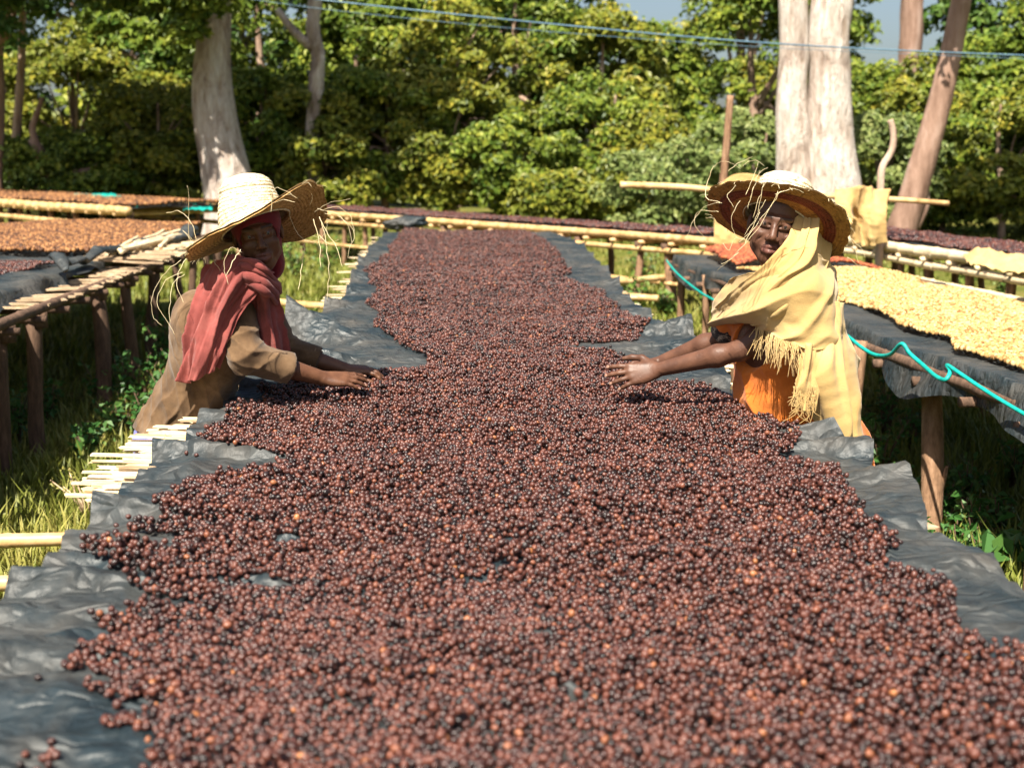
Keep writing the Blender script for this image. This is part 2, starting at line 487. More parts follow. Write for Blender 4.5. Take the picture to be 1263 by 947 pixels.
for i, (px, Y, ty, rx, mt) in enumerate(mid):
    foliage_tree('bushy_tree', tree_label(px, mt, 'bushy tree'), px, Y, ty, rx, .50, 72, 170, .19, mt, 'bushy trees of the forest edge')
low = [(95, 28, 165, 1.3, 'leaf'), (190, 28.5, 110, 1.3, 'leaf_warm'), (325, 29, 90, 1.2, 'leaf'), (400, 28.6, 120, 1.2, 'leaf_warm'), (475, 29, 70, 1.3, 'leaf'), (560, 28.5, 110, 1.2, 'leaf_warm'), (640, 28, 150, 1.0, 'leaf'), (690, 27, 218, .7, 'leaf_warm'),
       (745, 29, 100, 1.2, 'leaf'), (800, 28, 150, 1.0, 'leaf_warm'), (1160, 26, 150, 1.2, 'leaf'), (1235, 25, 110, 1.3, 'leaf_warm'), (1300, 26, 120, 1.2, 'leaf')]
for i, (px, Y, ty, rx, mt) in enumerate(low):
    foliage_tree('forest_shrub', tree_label(px, mt, 'low shrub'), px, Y, ty, rx, .38, 54, 180, .15, mt, 'green shrubs at the foot of the forest', 'shrub')
for px, Y, ty, rx, lab in [(835, 24, 178, 1.15, 'pale grey-green shrub behind the free end of the crossbar'), (925, 25, 150, 1.2, 'pale grey-green shrub between the rack post and the twin trunk'), (1085, 25, 150, 1.0, 'pale grey-green shrub behind the crooked rack post')]:
    foliage_tree('pale_shrub', lab, px, Y, ty, rx, .34, 50, 170, .13, 'leaf_pale', 'pale shrubs behind the cloth rack', 'shrub')

# ------------------------------------------------------------ the trees with visible trunks
def px_trunk(path, Y):
    """path of (px, py, width px) to world points and radii"""
    pts = [at_y(x, y, Y) for x, y, w in path]; rad = [w * .5 * Y / FPX for x, y, w in path]
    return pts, rad

def trunk_tree(name, label, Y, stems, mat, crown=None, lump=.1, seg=16, leafm='leaf', branches=(), group=None):
    p, r = px_trunk(stems[0], Y)
    g = float(gz(np.array([p[0][0]]), np.array([Y]))[0])
    root = thing(name, (p[0][0], Y, g), label, 'tree', group)
    m = MB()
    for k, s in enumerate(stems):
        p, r = px_trunk(s, Y)
        p.insert(0, np.array([p[0][0], Y, g - .3])); r.insert(0, r[0] * 1.25)
        trunk_mesh(m, p, r, seg, lump, k * 7.3 + Y)
    m.build('trunk', M[mat], root)
    for s in branches:
        m = MB(); p, r = px_trunk(s, Y); trunk_mesh(m, p, r, 9, lump * .6, 2.2); m.build('limb', M[mat], root)
    if crown:
        Ps = [crown_points(at_y(cx, cy, cY), (a, b, cz), nc, per, cr, lf) for cx, cy, cY, a, b, cz, nc, per, cr, lf in crown]
        cat_ = [np.concatenate([q[k] for q in Ps]) for k in range(4)]
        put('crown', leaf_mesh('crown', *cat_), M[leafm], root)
    return root

trunk_tree('big_tree', 'large pale trunk rising behind the straw hat of the woman in the red scarf', 25.5,
           [[(288, 262, 74), (274, 195, 58), (263, 130, 50), (262, 70, 43), (265, 0, 42), (262, -120, 40), (270, -260, 30)]], 'bark',
           [(190, 20, 24.2, 1.1, .6, .8, 30, 200, .36, .17), (290, -330, 24.5, 2.0, 1.2, 1.0, 40, 150, .6, .2), (130, -70, 24.5, 1.6, .9, .9, 36, 170, .5, .18), (270, -30, 23.6, .7, .4, .5, 16, 130, .35, .16)], .1,
           branches=[[(264, 20, 26), (225, -60, 20), (170, -120, 14), (120, -130, 8)], [(266, -60, 26), (320, -150, 18), (370, -230, 10)]])
trunk_tree('twin_trunk_tree', 'huge whitish double trunk standing behind the woman in the yellow shawl', 23.0,
           [[(984, 270, 52), (980, 180, 43), (977, 110, 38), (978, 40, 35), (973, -60, 33), (930, -220, 22)], [(1030, 270, 76), (1025, 180, 62), (1024, 100, 56), (1023, 30, 52), (1036, -60, 42), (1086, -230, 28)]], 'bark',
           [(1010, -420, 23, 2.0, 1.2, 1.0, 40, 140, .6, .2)], .16)
trunk_tree('leaning_tree', 'slim brown trunk leaning to one side, half shaded at the top, beside the twin trunks', 21.5,
           [[(1108, 300, 40), (1128, 235, 34), (1150, 160, 30), (1168, 90, 27), (1184, 10, 24), (1200, -90, 22), (1215, -200, 14)]], 'bark_red',
           [(1250, -190, 20.5, 1.0, .8, .6, 22, 150, .45, .17), (1215, -110, 20.3, .7, .5, .3, 12, 150, .36, .16)], .06, branches=[[(1128, 280, 14), (1140, 255, 12), (1142, 235, 8)], [(1200, -90, 18), (1235, -140, 12), (1260, -190, 6)]])
trunk_tree('distant_tree', 'brown trunk against the blue gap of sky', 34,
           [[(1118, 160, 24), (1120, 90, 26), (1124, 30, 27), (1128, -60, 24), (1120, -180, 16)]], 'bark_red', [(1115, -280, 33, 1.6, 1.2, .9, 26, 130, .6, .2)], .1)
trunk_tree('winding_tree', 'winding pale trunk half hidden in the foliage of the forest edge', 28.2,
           [[(384, 200, 17), (388, 128, 17), (392, 70, 17), (386, 30, 17), (392, -30, 15), (400, -130, 10)]], 'bark', None, .12, branches=[[(386, 60, 13), (360, 36, 10), (342, 12, 8)]])
trunk_tree('thin_tree', 'thin straight trunk in the deep shade at the forest edge', 28.0,
           [[(16, 245, 13), (18, 190, 11), (24, 120, 10), (27, 60, 9), (30, -60, 8)]], 'bark_thin', [(20, -20, 27, 1.5, 1.0, .8, 26, 170, .5, .17)], .08, leafm='leaf_cool')
trunk_tree('crooked_tree', 'short crooked trunk with low bare limbs in the shade of the forest edge', 27.5,
           [[(56, 245, 17), (55, 205, 15), (48, 186, 13), (38, 172, 9)]], 'bark_red', None, .2,
           branches=[[(48, 186, 11), (40, 160, 8), (46, 140, 7), (52, 120, 5)], [(74, 222, 7), (88, 216, 9), (104, 211, 8), (120, 204, 4)]])
trunk_tree('curved_tree', 'pale curved limb of a tree bending out of the dark canopy', 27.5,
           [[(-4, 245, 13), (0, 120, 12), (-2, 60, 12), (10, 36, 12), (14, 10, 11), (8, -40, 9)]], 'bark_red', [(45, -55, 24.6, 1.7, 1.0, .9, 40, 180, .46, .18), (-60, 10, 25, 1.2, 1.0, 1.2, 26, 170, .5, .17), (40, -330, 24.3, 2.3, 1.8, 1.1, 60, 150, .6, .22)], .08, leafm='leaf_cool')  # last crown, above the view, added to block sun from the forest edge

# ------------------------------------------------------------ grass
def grass_patch(n, xr, yr, hmin, hmax, keep=None):
    X = RNG.uniform(*xr, n); Y = RNG.uniform(*yr, n)
    P3 = np.stack([X, Y, 0 * X], 1)
    d = vnoise(P3, 1.3, 4.4) + .5 * vnoise(P3, 4, 1.1)
    k = d > -.45
    if keep is not None: k &= keep(X, Y)
    return X[k], Y[k], (RNG.uniform(hmin, hmax, n) * (1 + .5 * d))[k]

def off_beds(X, Y):
    return ~((X > -.75) & (X < 1.0) & (Y < 15.3))
gp = [grass_patch(5200, (-4.6, -.7), (2.5, 9), .05, .16, off_beds), grass_patch(5200, (-5, 6.5), (8, 20), .07, .2, off_beds), grass_patch(3600, (1.0, 4.6), (2.6, 9), .05, .16, off_beds), grass_patch(4200, (-14, 14), (18, 27), .05, .15)]
GXs, GYs, GHs = (np.concatenate([q[k] for q in gp]) for k in range(3))
vs, fs, ts, nb = [], [], [], 9
n = len(GXs)
bx = np.repeat(GXs, nb) + RNG.normal(0, .035, n * nb); by = np.repeat(GYs, nb) + RNG.normal(0, .035, n * nb)
bh = np.repeat(GHs, nb) * RNG.uniform(.5, 1.2, n * nb); an = RNG.uniform(0, 2 * np.pi, n * nb); le = RNG.uniform(.1, .8, n * nb) * bh
bz = gz(bx, by) - .01; w = RNG.uniform(.004, .008, n * nb) * (1 + (by > 10))
ca, sa = np.cos(an), np.sin(an)
V = np.empty((n * nb, 5, 3))
V[:, 0] = np.stack([bx - sa * w, by + ca * w, bz], 1); V[:, 1] = np.stack([bx + sa * w, by - ca * w, bz], 1)
mx_, my_ = bx + ca * le * .35, by + sa * le * .35
V[:, 2] = np.stack([mx_ + sa * w * .8, my_ - ca * w * .8, bz + bh * .6], 1); V[:, 3] = np.stack([mx_ - sa * w * .8, my_ + ca * w * .8, bz + bh * .6], 1)
V[:, 4] = np.stack([bx + ca * le, by + sa * le, bz + bh], 1)
k = np.arange(n * nb) * 5
F3 = np.concatenate([np.stack([k, k + 1, k + 2], 1), np.stack([k, k + 2, k + 3], 1), np.stack([k + 3, k + 2, k + 4], 1)])
me = make_mesh('grass', V.reshape(-1, 3), F3, False)
tt = np.clip(.5 + .35 * vnoise(np.stack([bx, by, 0 * bx], 1), .8, 7.7) + RNG.normal(0, .18, n * nb), 0, 1)
me.attributes.new('tint', 'FLOAT', 'POINT').data.foreach_set('value', np.repeat(tt, 5).astype(np.float32))
tag(put('grass', me, M['grass']), 'short yellow-green grass growing between the drying beds', 'grass', kind='stuff')
# ------------------------------------------------------------ loose coffee: a scatter of instanced pieces
def scatter(name, P, scale, mat, parent=None, squash=(1, .87, .80), variants=3, sub=3, wrinkle=.085):
    me = bpy.data.meshes.new(name)
    P = np.asarray(P, np.float32); n = len(P)
    me.vertices.add(n); me.vertices.foreach_set('co', P.ravel())
    a = me.attributes.new('turn', 'FLOAT_VECTOR', 'POINT'); a.data.foreach_set('vector', RNG.uniform(0, 6.28, n * 3).astype(np.float32))
    a = me.attributes.new('size', 'FLOAT', 'POINT'); a.data.foreach_set('value', np.asarray(scale, np.float32))
    a = me.attributes.new('pick', 'INT', 'POINT'); a.data.foreach_set('value', RNG.integers(0, variants, n).astype(np.int32))
    o = put(name, me, None, parent)
    ng = bpy.data.node_groups.new(name + '_nodes', 'GeometryNodeTree')
    ng.interface.new_socket('Geometry', in_out='INPUT', socket_type='NodeSocketGeometry')
    ng.interface.new_socket('Geometry', in_out='OUTPUT', socket_type='NodeSocketGeometry')
    N, L = ng.nodes, ng.links
    gi, go = N.new('NodeGroupInput'), N.new('NodeGroupOutput')
    iop = N.new('GeometryNodeInstanceOnPoints'); g2i = N.new('GeometryNodeGeometryToInstance')
    for v in range(variants):
        ico = N.new('GeometryNodeMeshIcoSphere'); ico.inputs['Radius'].default_value = 1; ico.inputs['Subdivisions'].default_value = sub
        nz = N.new('ShaderNodeTexNoise'); nz.noise_dimensions = '4D'; nz.inputs['W'].default_value = v * 3.7; nz.inputs['Scale'].default_value = 1.3; nz.inputs['Detail'].default_value = 2
        sb = N.new('ShaderNodeVectorMath'); sb.operation = 'SUBTRACT'; sb.inputs[1].default_value = (.5, .5, .5)
        sc = N.new('ShaderNodeVectorMath'); sc.operation = 'SCALE'; sc.inputs['Scale'].default_value = wrinkle * 4
        sp = N.new('GeometryNodeSetPosition'); tf = N.new('GeometryNodeTransform'); tf.inputs['Scale'].default_value = (squash[0], squash[1] * (1 - .05 * v), squash[2])
        sh = N.new('GeometryNodeSetShadeSmooth'); sm = N.new('GeometryNodeSetMaterial'); sm.inputs['Material'].default_value = mat
        L.new(ico.outputs[0], sp.inputs[0]); L.new(nz.outputs['Color'], sb.inputs[0]); L.new(sb.outputs[0], sc.inputs[0]); L.new(sc.outputs[0], sp.inputs['Offset'])
        L.new(sp.outputs[0], tf.inputs[0]); L.new(tf.outputs[0], sh.inputs[0]); L.new(sh.outputs[0], sm.inputs[0]); L.new(sm.outputs[0], g2i.inputs[0])
    def attr(nm, ty):
        q = N.new('GeometryNodeInputNamedAttribute'); q.data_type = ty; q.inputs['Name'].default_value = nm
        return q.outputs[0]
    e2r = N.new('FunctionNodeEulerToRotation')
    L.new(attr('turn', 'FLOAT_VECTOR'), e2r.inputs[0]); L.new(e2r.outputs[0], iop.inputs['Rotation'])
    L.new(attr('size', 'FLOAT'), iop.inputs['Scale']); L.new(attr('pick', 'INT'), iop.inputs['Instance Index'])
    iop.inputs['Pick Instance'].default_value = True
    L.new(gi.outputs[0], iop.inputs['Points']); L.new(g2i.outputs[0], iop.inputs['Instance']); L.new(iop.outputs[0], go.inputs[0])
    md = o.modifiers.new('scatter', 'NODES'); md.node_group = ng
    me.materials.append(mat)
    return o

def hexgrid(x0, x1, y0, y1, s, jit=.35):
    xs = np.arange(x0, x1, s); ys = np.arange(y0, y1, s * .866)
    X, Y = np.meshgrid(xs, ys); X = X + (np.arange(len(ys)) % 2)[:, None] * s / 2
    X = X.ravel() + RNG.uniform(-jit, jit, X.size) * s; Y = Y.ravel() + RNG.uniform(-jit, jit, Y.size) * s
    return X, Y

def inside(X, Y, poly):
    poly = np.asarray(poly); r = np.zeros(len(X), bool); j = len(poly) - 1
    for i in range(len(poly)):
        xi, yi, xj, yj = poly[i, 0], poly[i, 1], poly[j, 0], poly[j, 1]
        c = (yi > Y) != (yj > Y)
        if yi != yj: r ^= c & (X < (xj - xi) * (Y - yi) / (yj - yi) + xi)
        j = i
    return r

# ------------------------------------------------------------ the long middle bed
TOP = .85
BL = [(1.0, -.93), (2.497, -.922), (2.65, -.885), (3.057, -.90), (3.4, -.90), (3.76, -.905), (3.9, -.86), (4.17, -.89), (4.3, -.84), (4.77, -.85), (5.2, -.87), (5.5, -.88), (6.2, -.86), (7.38, -.80), (8.27, -.76), (10, -.84), (12.4, -.90), (14, -.92), (15.8, -.95)]
BR = [(1.0, 1.14), (2.5, 1.137), (2.72, 1.146), (2.88, 1.08), (3.2, 1.15), (3.3, 1.16), (3.5, 1.12), (3.68, 1.185), (3.78, 1.15), (3.86, 1.05), (4.4, 1.0), (4.8, 1.0), (5.16, 1.06), (5.8, 1.10), (6.27, 1.15), (6.6, 1.12), (7.1, 1.03), (8.2, 1.03), (10.4, 1.13), (12.9, 1.19), (14.5, 1.17), (15.8, 1.05)]
bl_y, bl_x = map(np.array, zip(*BL)); br_y, br_x = map(np.array, zip(*BR))
def edge_l(Y):
    P = np.stack([Y * 0, Y, Y * 0], -1)
    return np.interp(Y, bl_y, bl_x) + .02 * vnoise(P, 3.1, 1.2) + .012 * vnoise(P, 9, 5.2)
def edge_r(Y):
    P = np.stack([Y * 0, Y, Y * 0], -1)
    return np.interp(Y, br_y, br_x) + .02 * vnoise(P, 2.7, 8.2) + .012 * vnoise(P, 8, 2.2)

#        Y0, reach inward, height, slope of the crest, steep width, gentle width
RIDGE_L = [(1.93, .50, .035, .10, .04, .14), (2.10, .62, .045, .06, .03, .12), (2.33, .45, .035, .05, .03, .12), (2.52, .70, .045, .02, .025, .10), (2.66, .38, .03, .02, .03, .10), (2.83, .5, .03, .0, .03, .1), (3.06, .50, .075, -.16, .03, .14),
           (3.33, .40, .03, .0, .04, .13), (3.50, .34, .035, -.05, .04, .12), (3.74, .62, .065, -.16, .025, .12), (3.98, .3, .03, .0, .04, .1), (4.22, .34, .06, -.1, .025, .12), (4.46, .3, .03, 0, .03, .1), (4.78, .32, .05, -.1, .03, .12),
           (5.42, .62, .16, -.02, .03, .22), (6.25, .55, .19, -.35, .10, .25), (6.9, .32, .05, -.1, .05, .2), (7.5, .4, .07, 0, .05, .2), (8.4, .5, .06, 0, .06, .3), (9.5, .4, .06, .1, .06, .3), (10.8, .5, .06, 0, .08, .3), (12.5, .4, .05, 0, .08, .3)]
RIDGE_R = [(2.35, .3, .02, 0, .04, .12), (2.6, .4, .03, .05, .04, .12), (2.95, .35, .03, 0, .05, .15), (3.30, .35, .035, .1, .04, .14), (3.64, .45, .055, .22, .03, .12), (3.80, .40, .075, .12, .03, .08), (4.9, .3, .04, .1, .04, .12), (5.3, .35, .05, .1, .04, .15),
           (5.75, .5, .06, .1, .05, .2), (6.35, .45, .10, .1, .05, .2), (7.1, .4, .06, .1, .06, .2), (7.9, .4, .05, .1, .06, .2), (8.8, .4, .05, .1, .06, .25), (10, .4, .05, .1, .08, .3), (11.5, .4, .05, .1, .08, .3), (13, .4, .04, .1, .1, .3)]
# low folds in the open middle that the coffee leaves bare: px, py of the two ends
GAPS = [((690, 598), (760, 604)), ((588, 688), (668, 698)), ((598, 676), (655, 672)), ((300, 714), (368, 720)), ((332, 660), (374, 662)), ((705, 424), (748, 432)), ((676, 344), (718, 347)), ((500, 372), (524, 376)), ((596, 704), (640, 700)), ((690, 850), (720, 853))]
GAPW = [(at_z(*a, TOP + .02), at_z(*b, TOP + .02)) for a, b in GAPS]

def tri(d, front, backw):
    return np.where(d < 0, np.clip(1 + d / front, 0, 1), np.clip(1 - d / backw, 0, 1))

def sheet_z(X, Y, coarse=False):
    """height of the plastic over the slats"""
    xl, xr = edge_l(Y), edge_r(Y)
    P = np.stack([X, Y, X * 0], -1)
    z = TOP + .010 * vnoise(P, 1.6, 2.0) + .006 * vnoise(P, 4.5, 6.0) + .004 * vnoise(P * np.array([1, 2.4, 1]), 9, 3.0) + .0025 * vnoise(P * np.array([1, 1.5, 1]), 21, 5.0) + .010 * (1 - np.minimum(np.abs(vnoise(P * np.array([.6, 1.5, 1]), 5.5, 15.0)) * 3.2, 1)) + .008 * (1 - np.minimum(np.abs(vnoise(P * np.array([1.2, .9, 1]), 9.5, 25.0)) * 4.5, 1))
    a, b = np.clip(X - xl, 0, 9), np.clip(xr - X, 0, 9)
    for R, dist in ((RIDGE_L, a), (RIDGE_R, b)):
        for Y0, reach, h, sl, fw, bw in R:
            k = np.clip(1 - dist / reach, 0, 1) ** 1.2
            wob = .02 * vnoise(P, 5, Y0)
            z = z + h * k * tri(Y - (Y0 + sl * dist + wob), fw, bw) ** .8
    n = vnoise(np.stack([Y * 0, Y * 2.2, X * .4], -1), 1.5, 11.0)
    z = z + np.exp(-a / .07) * .018 * (n + .15) + np.exp(-b / .07) * .018 * (vnoise(np.stack([Y * 0, Y * 2.2, X * .4], -1), 1.4, 31.0) + .15)
    for p, q in GAPW:
        d = q - p; L2 = (d[:2] ** 2).sum(); t = ((X - p[0]) * d[0] + (Y - p[1]) * d[1]) / L2
        off = Y - (p[1] + np.clip(t, 0, 1) * d[1])
        z = z + .03 * np.clip(1 - np.abs(t - .5) * 1.7, 0, 1) ** .7 * tri(off, .025 * p[1] / 3, .05 * p[1] / 3)
    return z

sy = np.concatenate([np.arange(.95, 6.6, .0125), np.arange(6.6, 15.75, .03)])
ss = np.concatenate([np.linspace(0, .3, 46)[:-1], np.linspace(.3, .75, 40)[:-1], np.linspace(.75, 1, 40)])
SY, SS = np.meshgrid(sy, ss, indexing='ij')
SXL, SXR = edge_l(SY.ravel()).reshape(SY.shape), edge_r(SY.ravel()).reshape(SY.shape)
SX = SXL + (SXR - SXL) * SS
SZ = sheet_z(SX.ravel(), SY.ravel()).reshape(SX.shape)
ny2, nx2 = SY.shape
V = np.stack([SX, SY, SZ], -1).reshape(-1, 3)
ii = np.arange(ny2 - 1)[:, None] * nx2 + np.arange(nx2 - 1)[None, :]
Fq = np.stack([ii, ii + 1, ii + nx2 + 1, ii + nx2], -1).reshape(-1, 4)
tag(put('plastic_sheet', make_mesh('plastic_sheet', V, Fq), M['plastic']), 'long creased black plastic sheet spread under the dark coffee cherries', 'sheet')

# frame of the middle bed
bed = thing('drying_bed', (0.1, 8, 0), 'long raised drying bed of poles and split-cane slats between the two women', 'drying bed')
for x in (-.74, .1, .94):
    bamboo('rail', (x, .9, TOP - .085), (x, 15.7, TOP - .085), .032, M['bamboo'], bed, .012)
for i, y in enumerate(np.arange(1.1, 15.7, 1.12)):
    ext = .12
    if i in (3, 4): ext = 1.0
    for x in (-.72, .92):
        branch('leg', (x + random.uniform(-.04, .04), y, -.15), (x, y, TOP - .15), .038, M['post'], bed, .015)
yy = 1.0; k = 0
SLOTS = [at_y(-6, 665, 4.42), at_y(-6, 723, 3.80)]
for y in np.arange(1.15, 15.6, .56):
    bamboo('cross_pole', (-.86, y, TOP - .145), (1.02, y, TOP - .145), .026, M['bamboo'], bed, .008)
bamboo('cross_pole', (-2.3, 4.42, SLOTS[0][2] - .01), (.5, 4.50, SLOTS[0][2] + .0), .026, M['bamboo'], bed, .008)
bamboo('cross_pole', (-2.2, 3.82, SLOTS[1][2]), (.5, 3.88, SLOTS[1][2] + .0), .026, M['bamboo'], bed, .008)
while yy < 15.6:
    near = 3.25 < yy < 5.0
    xl, xr = float(edge_l(np.array([yy]))[0]), float(edge_r(np.array([yy]))[0])
    step = random.uniform(.007, .012) if near else random.uniform(.15, .21)
    if near:
        outl = random.choice([.06, .08, .10, .12, .15, .19]) * (1.0 if yy < 4.3 else .6)
    elif yy > 7.5: outl = random.choice([-.05, .02, .06, .10, .14])
    else: outl = random.choice([-.1, -.06, -.03])
    outr = random.choice([-.08, -.04, .0, .03]) if not (4.8 < yy < 9) else random.choice([-.04, .03, .06, .10])
    if 3.85 < yy < 4.75: outr = .02
    m = MB(); z = TOP - .050 + random.uniform(-.012, .024) * near
    w = random.uniform(.008, .022) if near else random.uniform(.04, .09)
    ang = random.uniform(-.03, .03) + (random.uniform(.0, .07) if near else 0)
    m.box((xl - outl, yy + ang, z + random.uniform(.0, .022) * near), (xr + outr, yy - ang, TOP - .055), w, .006, jit=.35)
    m.build('slat', M['splint'] if random.random() < .8 else M['splint_old'], bed, smooth=False)
    if near and random.random() < .16:
        m = MB(); m.box((xl - outl * random.uniform(.3, 1.1) - .02, yy + random.uniform(-.02, .05), TOP - .03 + random.uniform(0, .02)), (xl + .5, yy + random.uniform(-.03, .02), TOP - .040), random.uniform(.008, .018), .004, jit=.5)
        m.build('slat', M['splint'], bed, smooth=False)
    yy += step

# coffee cherries on the middle bed
POLY_L = [(500, 286), (486, 300), (478, 318), (452, 338), (470, 362), (452, 376), (476, 386), (462, 400), (498, 424), (532, 444), (534, 456), (470, 466), (420, 480), (372, 478), (322, 486), (345, 492), (300, 508), (262, 534), (252, 548), (296, 560), (372, 572), (300, 580), (235, 598), (188, 622), (196, 640), (228, 650), (150, 655), (160, 662), (222, 668),
          (236, 684), (100, 690), (104, 697), (226, 703), (200, 716), (146, 726), (218, 736), (300, 742), (196, 750), (136, 764), (108, 766), (104, 771), (138, 778), (132, 800), (92, 822), (96, 832), (178, 838), (122, 848), (124, 858), (186, 866), (190, 884), (140, 884), (138, 902), (190, 908), (194, 950), (190, 1100)]
POLY_R = [(1400, 1100), (1400, 812), (1263, 814), (1200, 818), (1136, 822), (1180, 812), (1216, 802), (1222, 786), (1178, 780), (1166, 762), (1160, 742), (1178, 724), (1164, 710), (1100, 694), (1092, 684), (1112, 668), (1058, 644), (1046, 620), (1034, 598), (1008, 578), (960, 572), (978, 556), (976, 536), (962, 518), (930, 502), (898, 486), (872, 478), (836, 470),
          (790, 462), (760, 440), (712, 430), (716, 422), (776, 420), (800, 408), (786, 396), (748, 380), (742, 366), (700, 352), (676, 345), (704, 338), (690, 320), (680, 306), (652, 288)]
poly = np.array([at_z(x, y, TOP + .012)[:2] for x, y in POLY_L + POLY_R])

HEAPS = [(at_z(736, 486, TOP), .10, .035), (at_z(790, 494, TOP), .08, .028), (at_z(482, 490, TOP), .09, .030), (at_z(430, 500, TOP), .08, .022), (at_z(500, 475, TOP), .08, .02)]
def thickness(X, Y):
    P = np.stack([X, Y, X * 0], -1)
    hm = sum(a * np.exp(-((X - p[0]) ** 2 + (Y - p[1]) ** 2) / r ** 2) for p, r, a in HEAPS)
    return hm + .013 + .017 * vnoise(P, 2.3, 17.) + .014 * vnoise(P, 6.5, 27.) + .005 * vnoise(P, 16, 7.)

def cherries(y0, y1, s, r):
    X, Y = hexgrid(-1.0, 1.3, y0, y1, s)
    P = np.stack([X, Y, X * 0], -1)
    jx = .022 * vnoise(P, 7, 1.) + .014 * vnoise(P, 22, 2.) + RNG.normal(0, .006, len(X)); jy = (.022 * vnoise(P, 7, 5.) + .014 * vnoise(P, 22, 6.)) * 1.3 + RNG.normal(0, .008, len(X))
    k = inside(X + jx, Y + jy, poly)
    xl, xr = edge_l(Y), edge_r(Y)
    k &= (X > xl + .02) & (X < xr - .015)
    k &= RNG.random(len(X)) < .985
    for p, q in GAPW:
        d = q - p; t = ((X - p[0]) * d[0] + (Y - p[1]) * d[1]) / (d[:2] ** 2).sum()
        off = Y - (p[1] + t * d[1]); sc = p[1] / 3
        k &= ~((t > 0) & (t < 1) & (off > -.012 * sc - .010 * (1 - np.abs(2 * t - 1))) & (off < .012 * sc) & (RNG.random(len(X)) < .96))
    X, Y = X[k], Y[k]
    th = thickness(X, Y); z = sheet_z(X, Y)
    base = z + r * .8 + np.clip(th, 0, .08) * .5 + RNG.uniform(-.002, .003, len(X))
    out = [np.stack([X, Y, base], 1)]
    for lay in (1, 2):
        m = (th > .008 * lay + RNG.normal(0, .006, len(X))) & (RNG.random(len(X)) < (.62 if lay == 1 else .5))
        out.append(np.stack([X[m] + RNG.normal(0, .3 * s, m.sum()), Y[m] + RNG.normal(0, .3 * s, m.sum()), base[m] + r * 1.25 * lay], 1))
    Q = np.concatenate(out)
    return Q, r * RNG.uniform(.68, 1.18, len(Q)) * (1 - .18 * (RNG.random(len(Q)) < .12))
sets = [cherries(1.55, 5.2, .0128, .0076), cherries(5.2, 8.2, .0138, .0080), cherries(8.2, 15.6, .0185, .0100)]
stray = [(152, 893, 16), (140, 888, 3), (60, 935, 6), (30, 940, 3), (105, 693, 2), (480, 462, 0), (150, 656, 3), (1045, 596, 1), (965, 501, 2), (985, 540, 1), (968, 499, 1), (745, 433, 2), (300, 505, 3), (206, 652, 4), (225, 560, 2), (840, 452, 2), (480, 380, 3), (40, 850, 1), (690, 432, 2), (120, 768, 2)]
SP, SR = [], []
for x, y, nn in stray:
    for q in range(nn):
        p = at_z(x + random.gauss(0, 11), y + random.gauss(0, 5), TOP + .01); SP.append((p[0], p[1], 0)); SR.append(.0076 * random.uniform(.85, 1.15))
SP = np.array(SP); SP[:, 2] = sheet_z(SP[:, 0], SP[:, 1]) + .006
CP = np.concatenate([s[0] for s in sets] + [SP]); CR = np.concatenate([s[1] for s in sets] + [np.array(SR)])
# the nearest ones that the camera sees are objects of their own
def project(P):
    cp, sp, cs, sn = math.cos(PITCH), math.sin(PITCH), math.cos(YAW), math.sin(YAW)
    d = P - np.array([0, 0, CAM_H])
    f = d @ np.array([sn * cp, cs * cp, -sp]); r = d @ np.array([cs, -sn, 0]); u = d @ np.array([sn * sp, cs * sp, cp])
    return W / 2 + FPX * r / f, HH / 2 - FPX * u / f, f
qx, qy, qf = project(CP)
vis = (qx > 6) & (qx < W - 6) & (qy < HH - 8) & (qf > 1)
top_layer = CP[:, 2] > sheet_z(CP[:, 0], CP[:, 1]) + .0165
score = np.where(vis & (top_layer | (np.arange(len(CP)) >= len(CP) - len(SP))), qf / CR, 1e9)
pick = np.argsort(score)[:300]
keep = np.ones(len(CP), bool); keep[pick] = False
o = scatter('coffee_cherries', CP[keep], CR[keep], M['cherry'])
tag(o, 'thick layer of dark red-brown coffee cherries drying on the long middle bed', 'coffee cherries', kind='stuff')

def cherry_mesh(seed):
    import bmesh
    bm = bmesh.new(); bmesh.ops.create_icosphere(bm, subdivisions=3, radius=1)
    co = np.array([v.co[:] for v in bm.verts]); d = vnoise(co, 1.4, seed * 3.1) * .07 + vnoise(co, 3.3, seed + .5) * .02
    for v, k in zip(bm.verts, d):
        v.co = Vector((v.co.x, v.co.y * (.90 - .03 * seed), v.co.z * .81)) * (1 + float(k))
    me = bpy.data.meshes.new('coffee_cherry'); bm.to_mesh(me); bm.free()
    me.polygons.foreach_set('use_smooth', np.full(len(me.polygons), True)); me.materials.append(M['cherry'])
    return me
cm = [cherry_mesh(k) for k in range(4)]
for q, i in enumerate(pick):
    c = bpy.data.objects.new('coffee_cherry', cm[q % 4]); C.objects.link(c)
    c.location = CP[i]; c.scale = (CR[i],) * 3; c.rotation_euler = RNG.uniform(0, 6.28, 3)
    tag(c, 'single dried red-brown coffee cherry at the open foot end of the long middle bed', 'cherry', 'loose cherries at the foot of the middle bed')

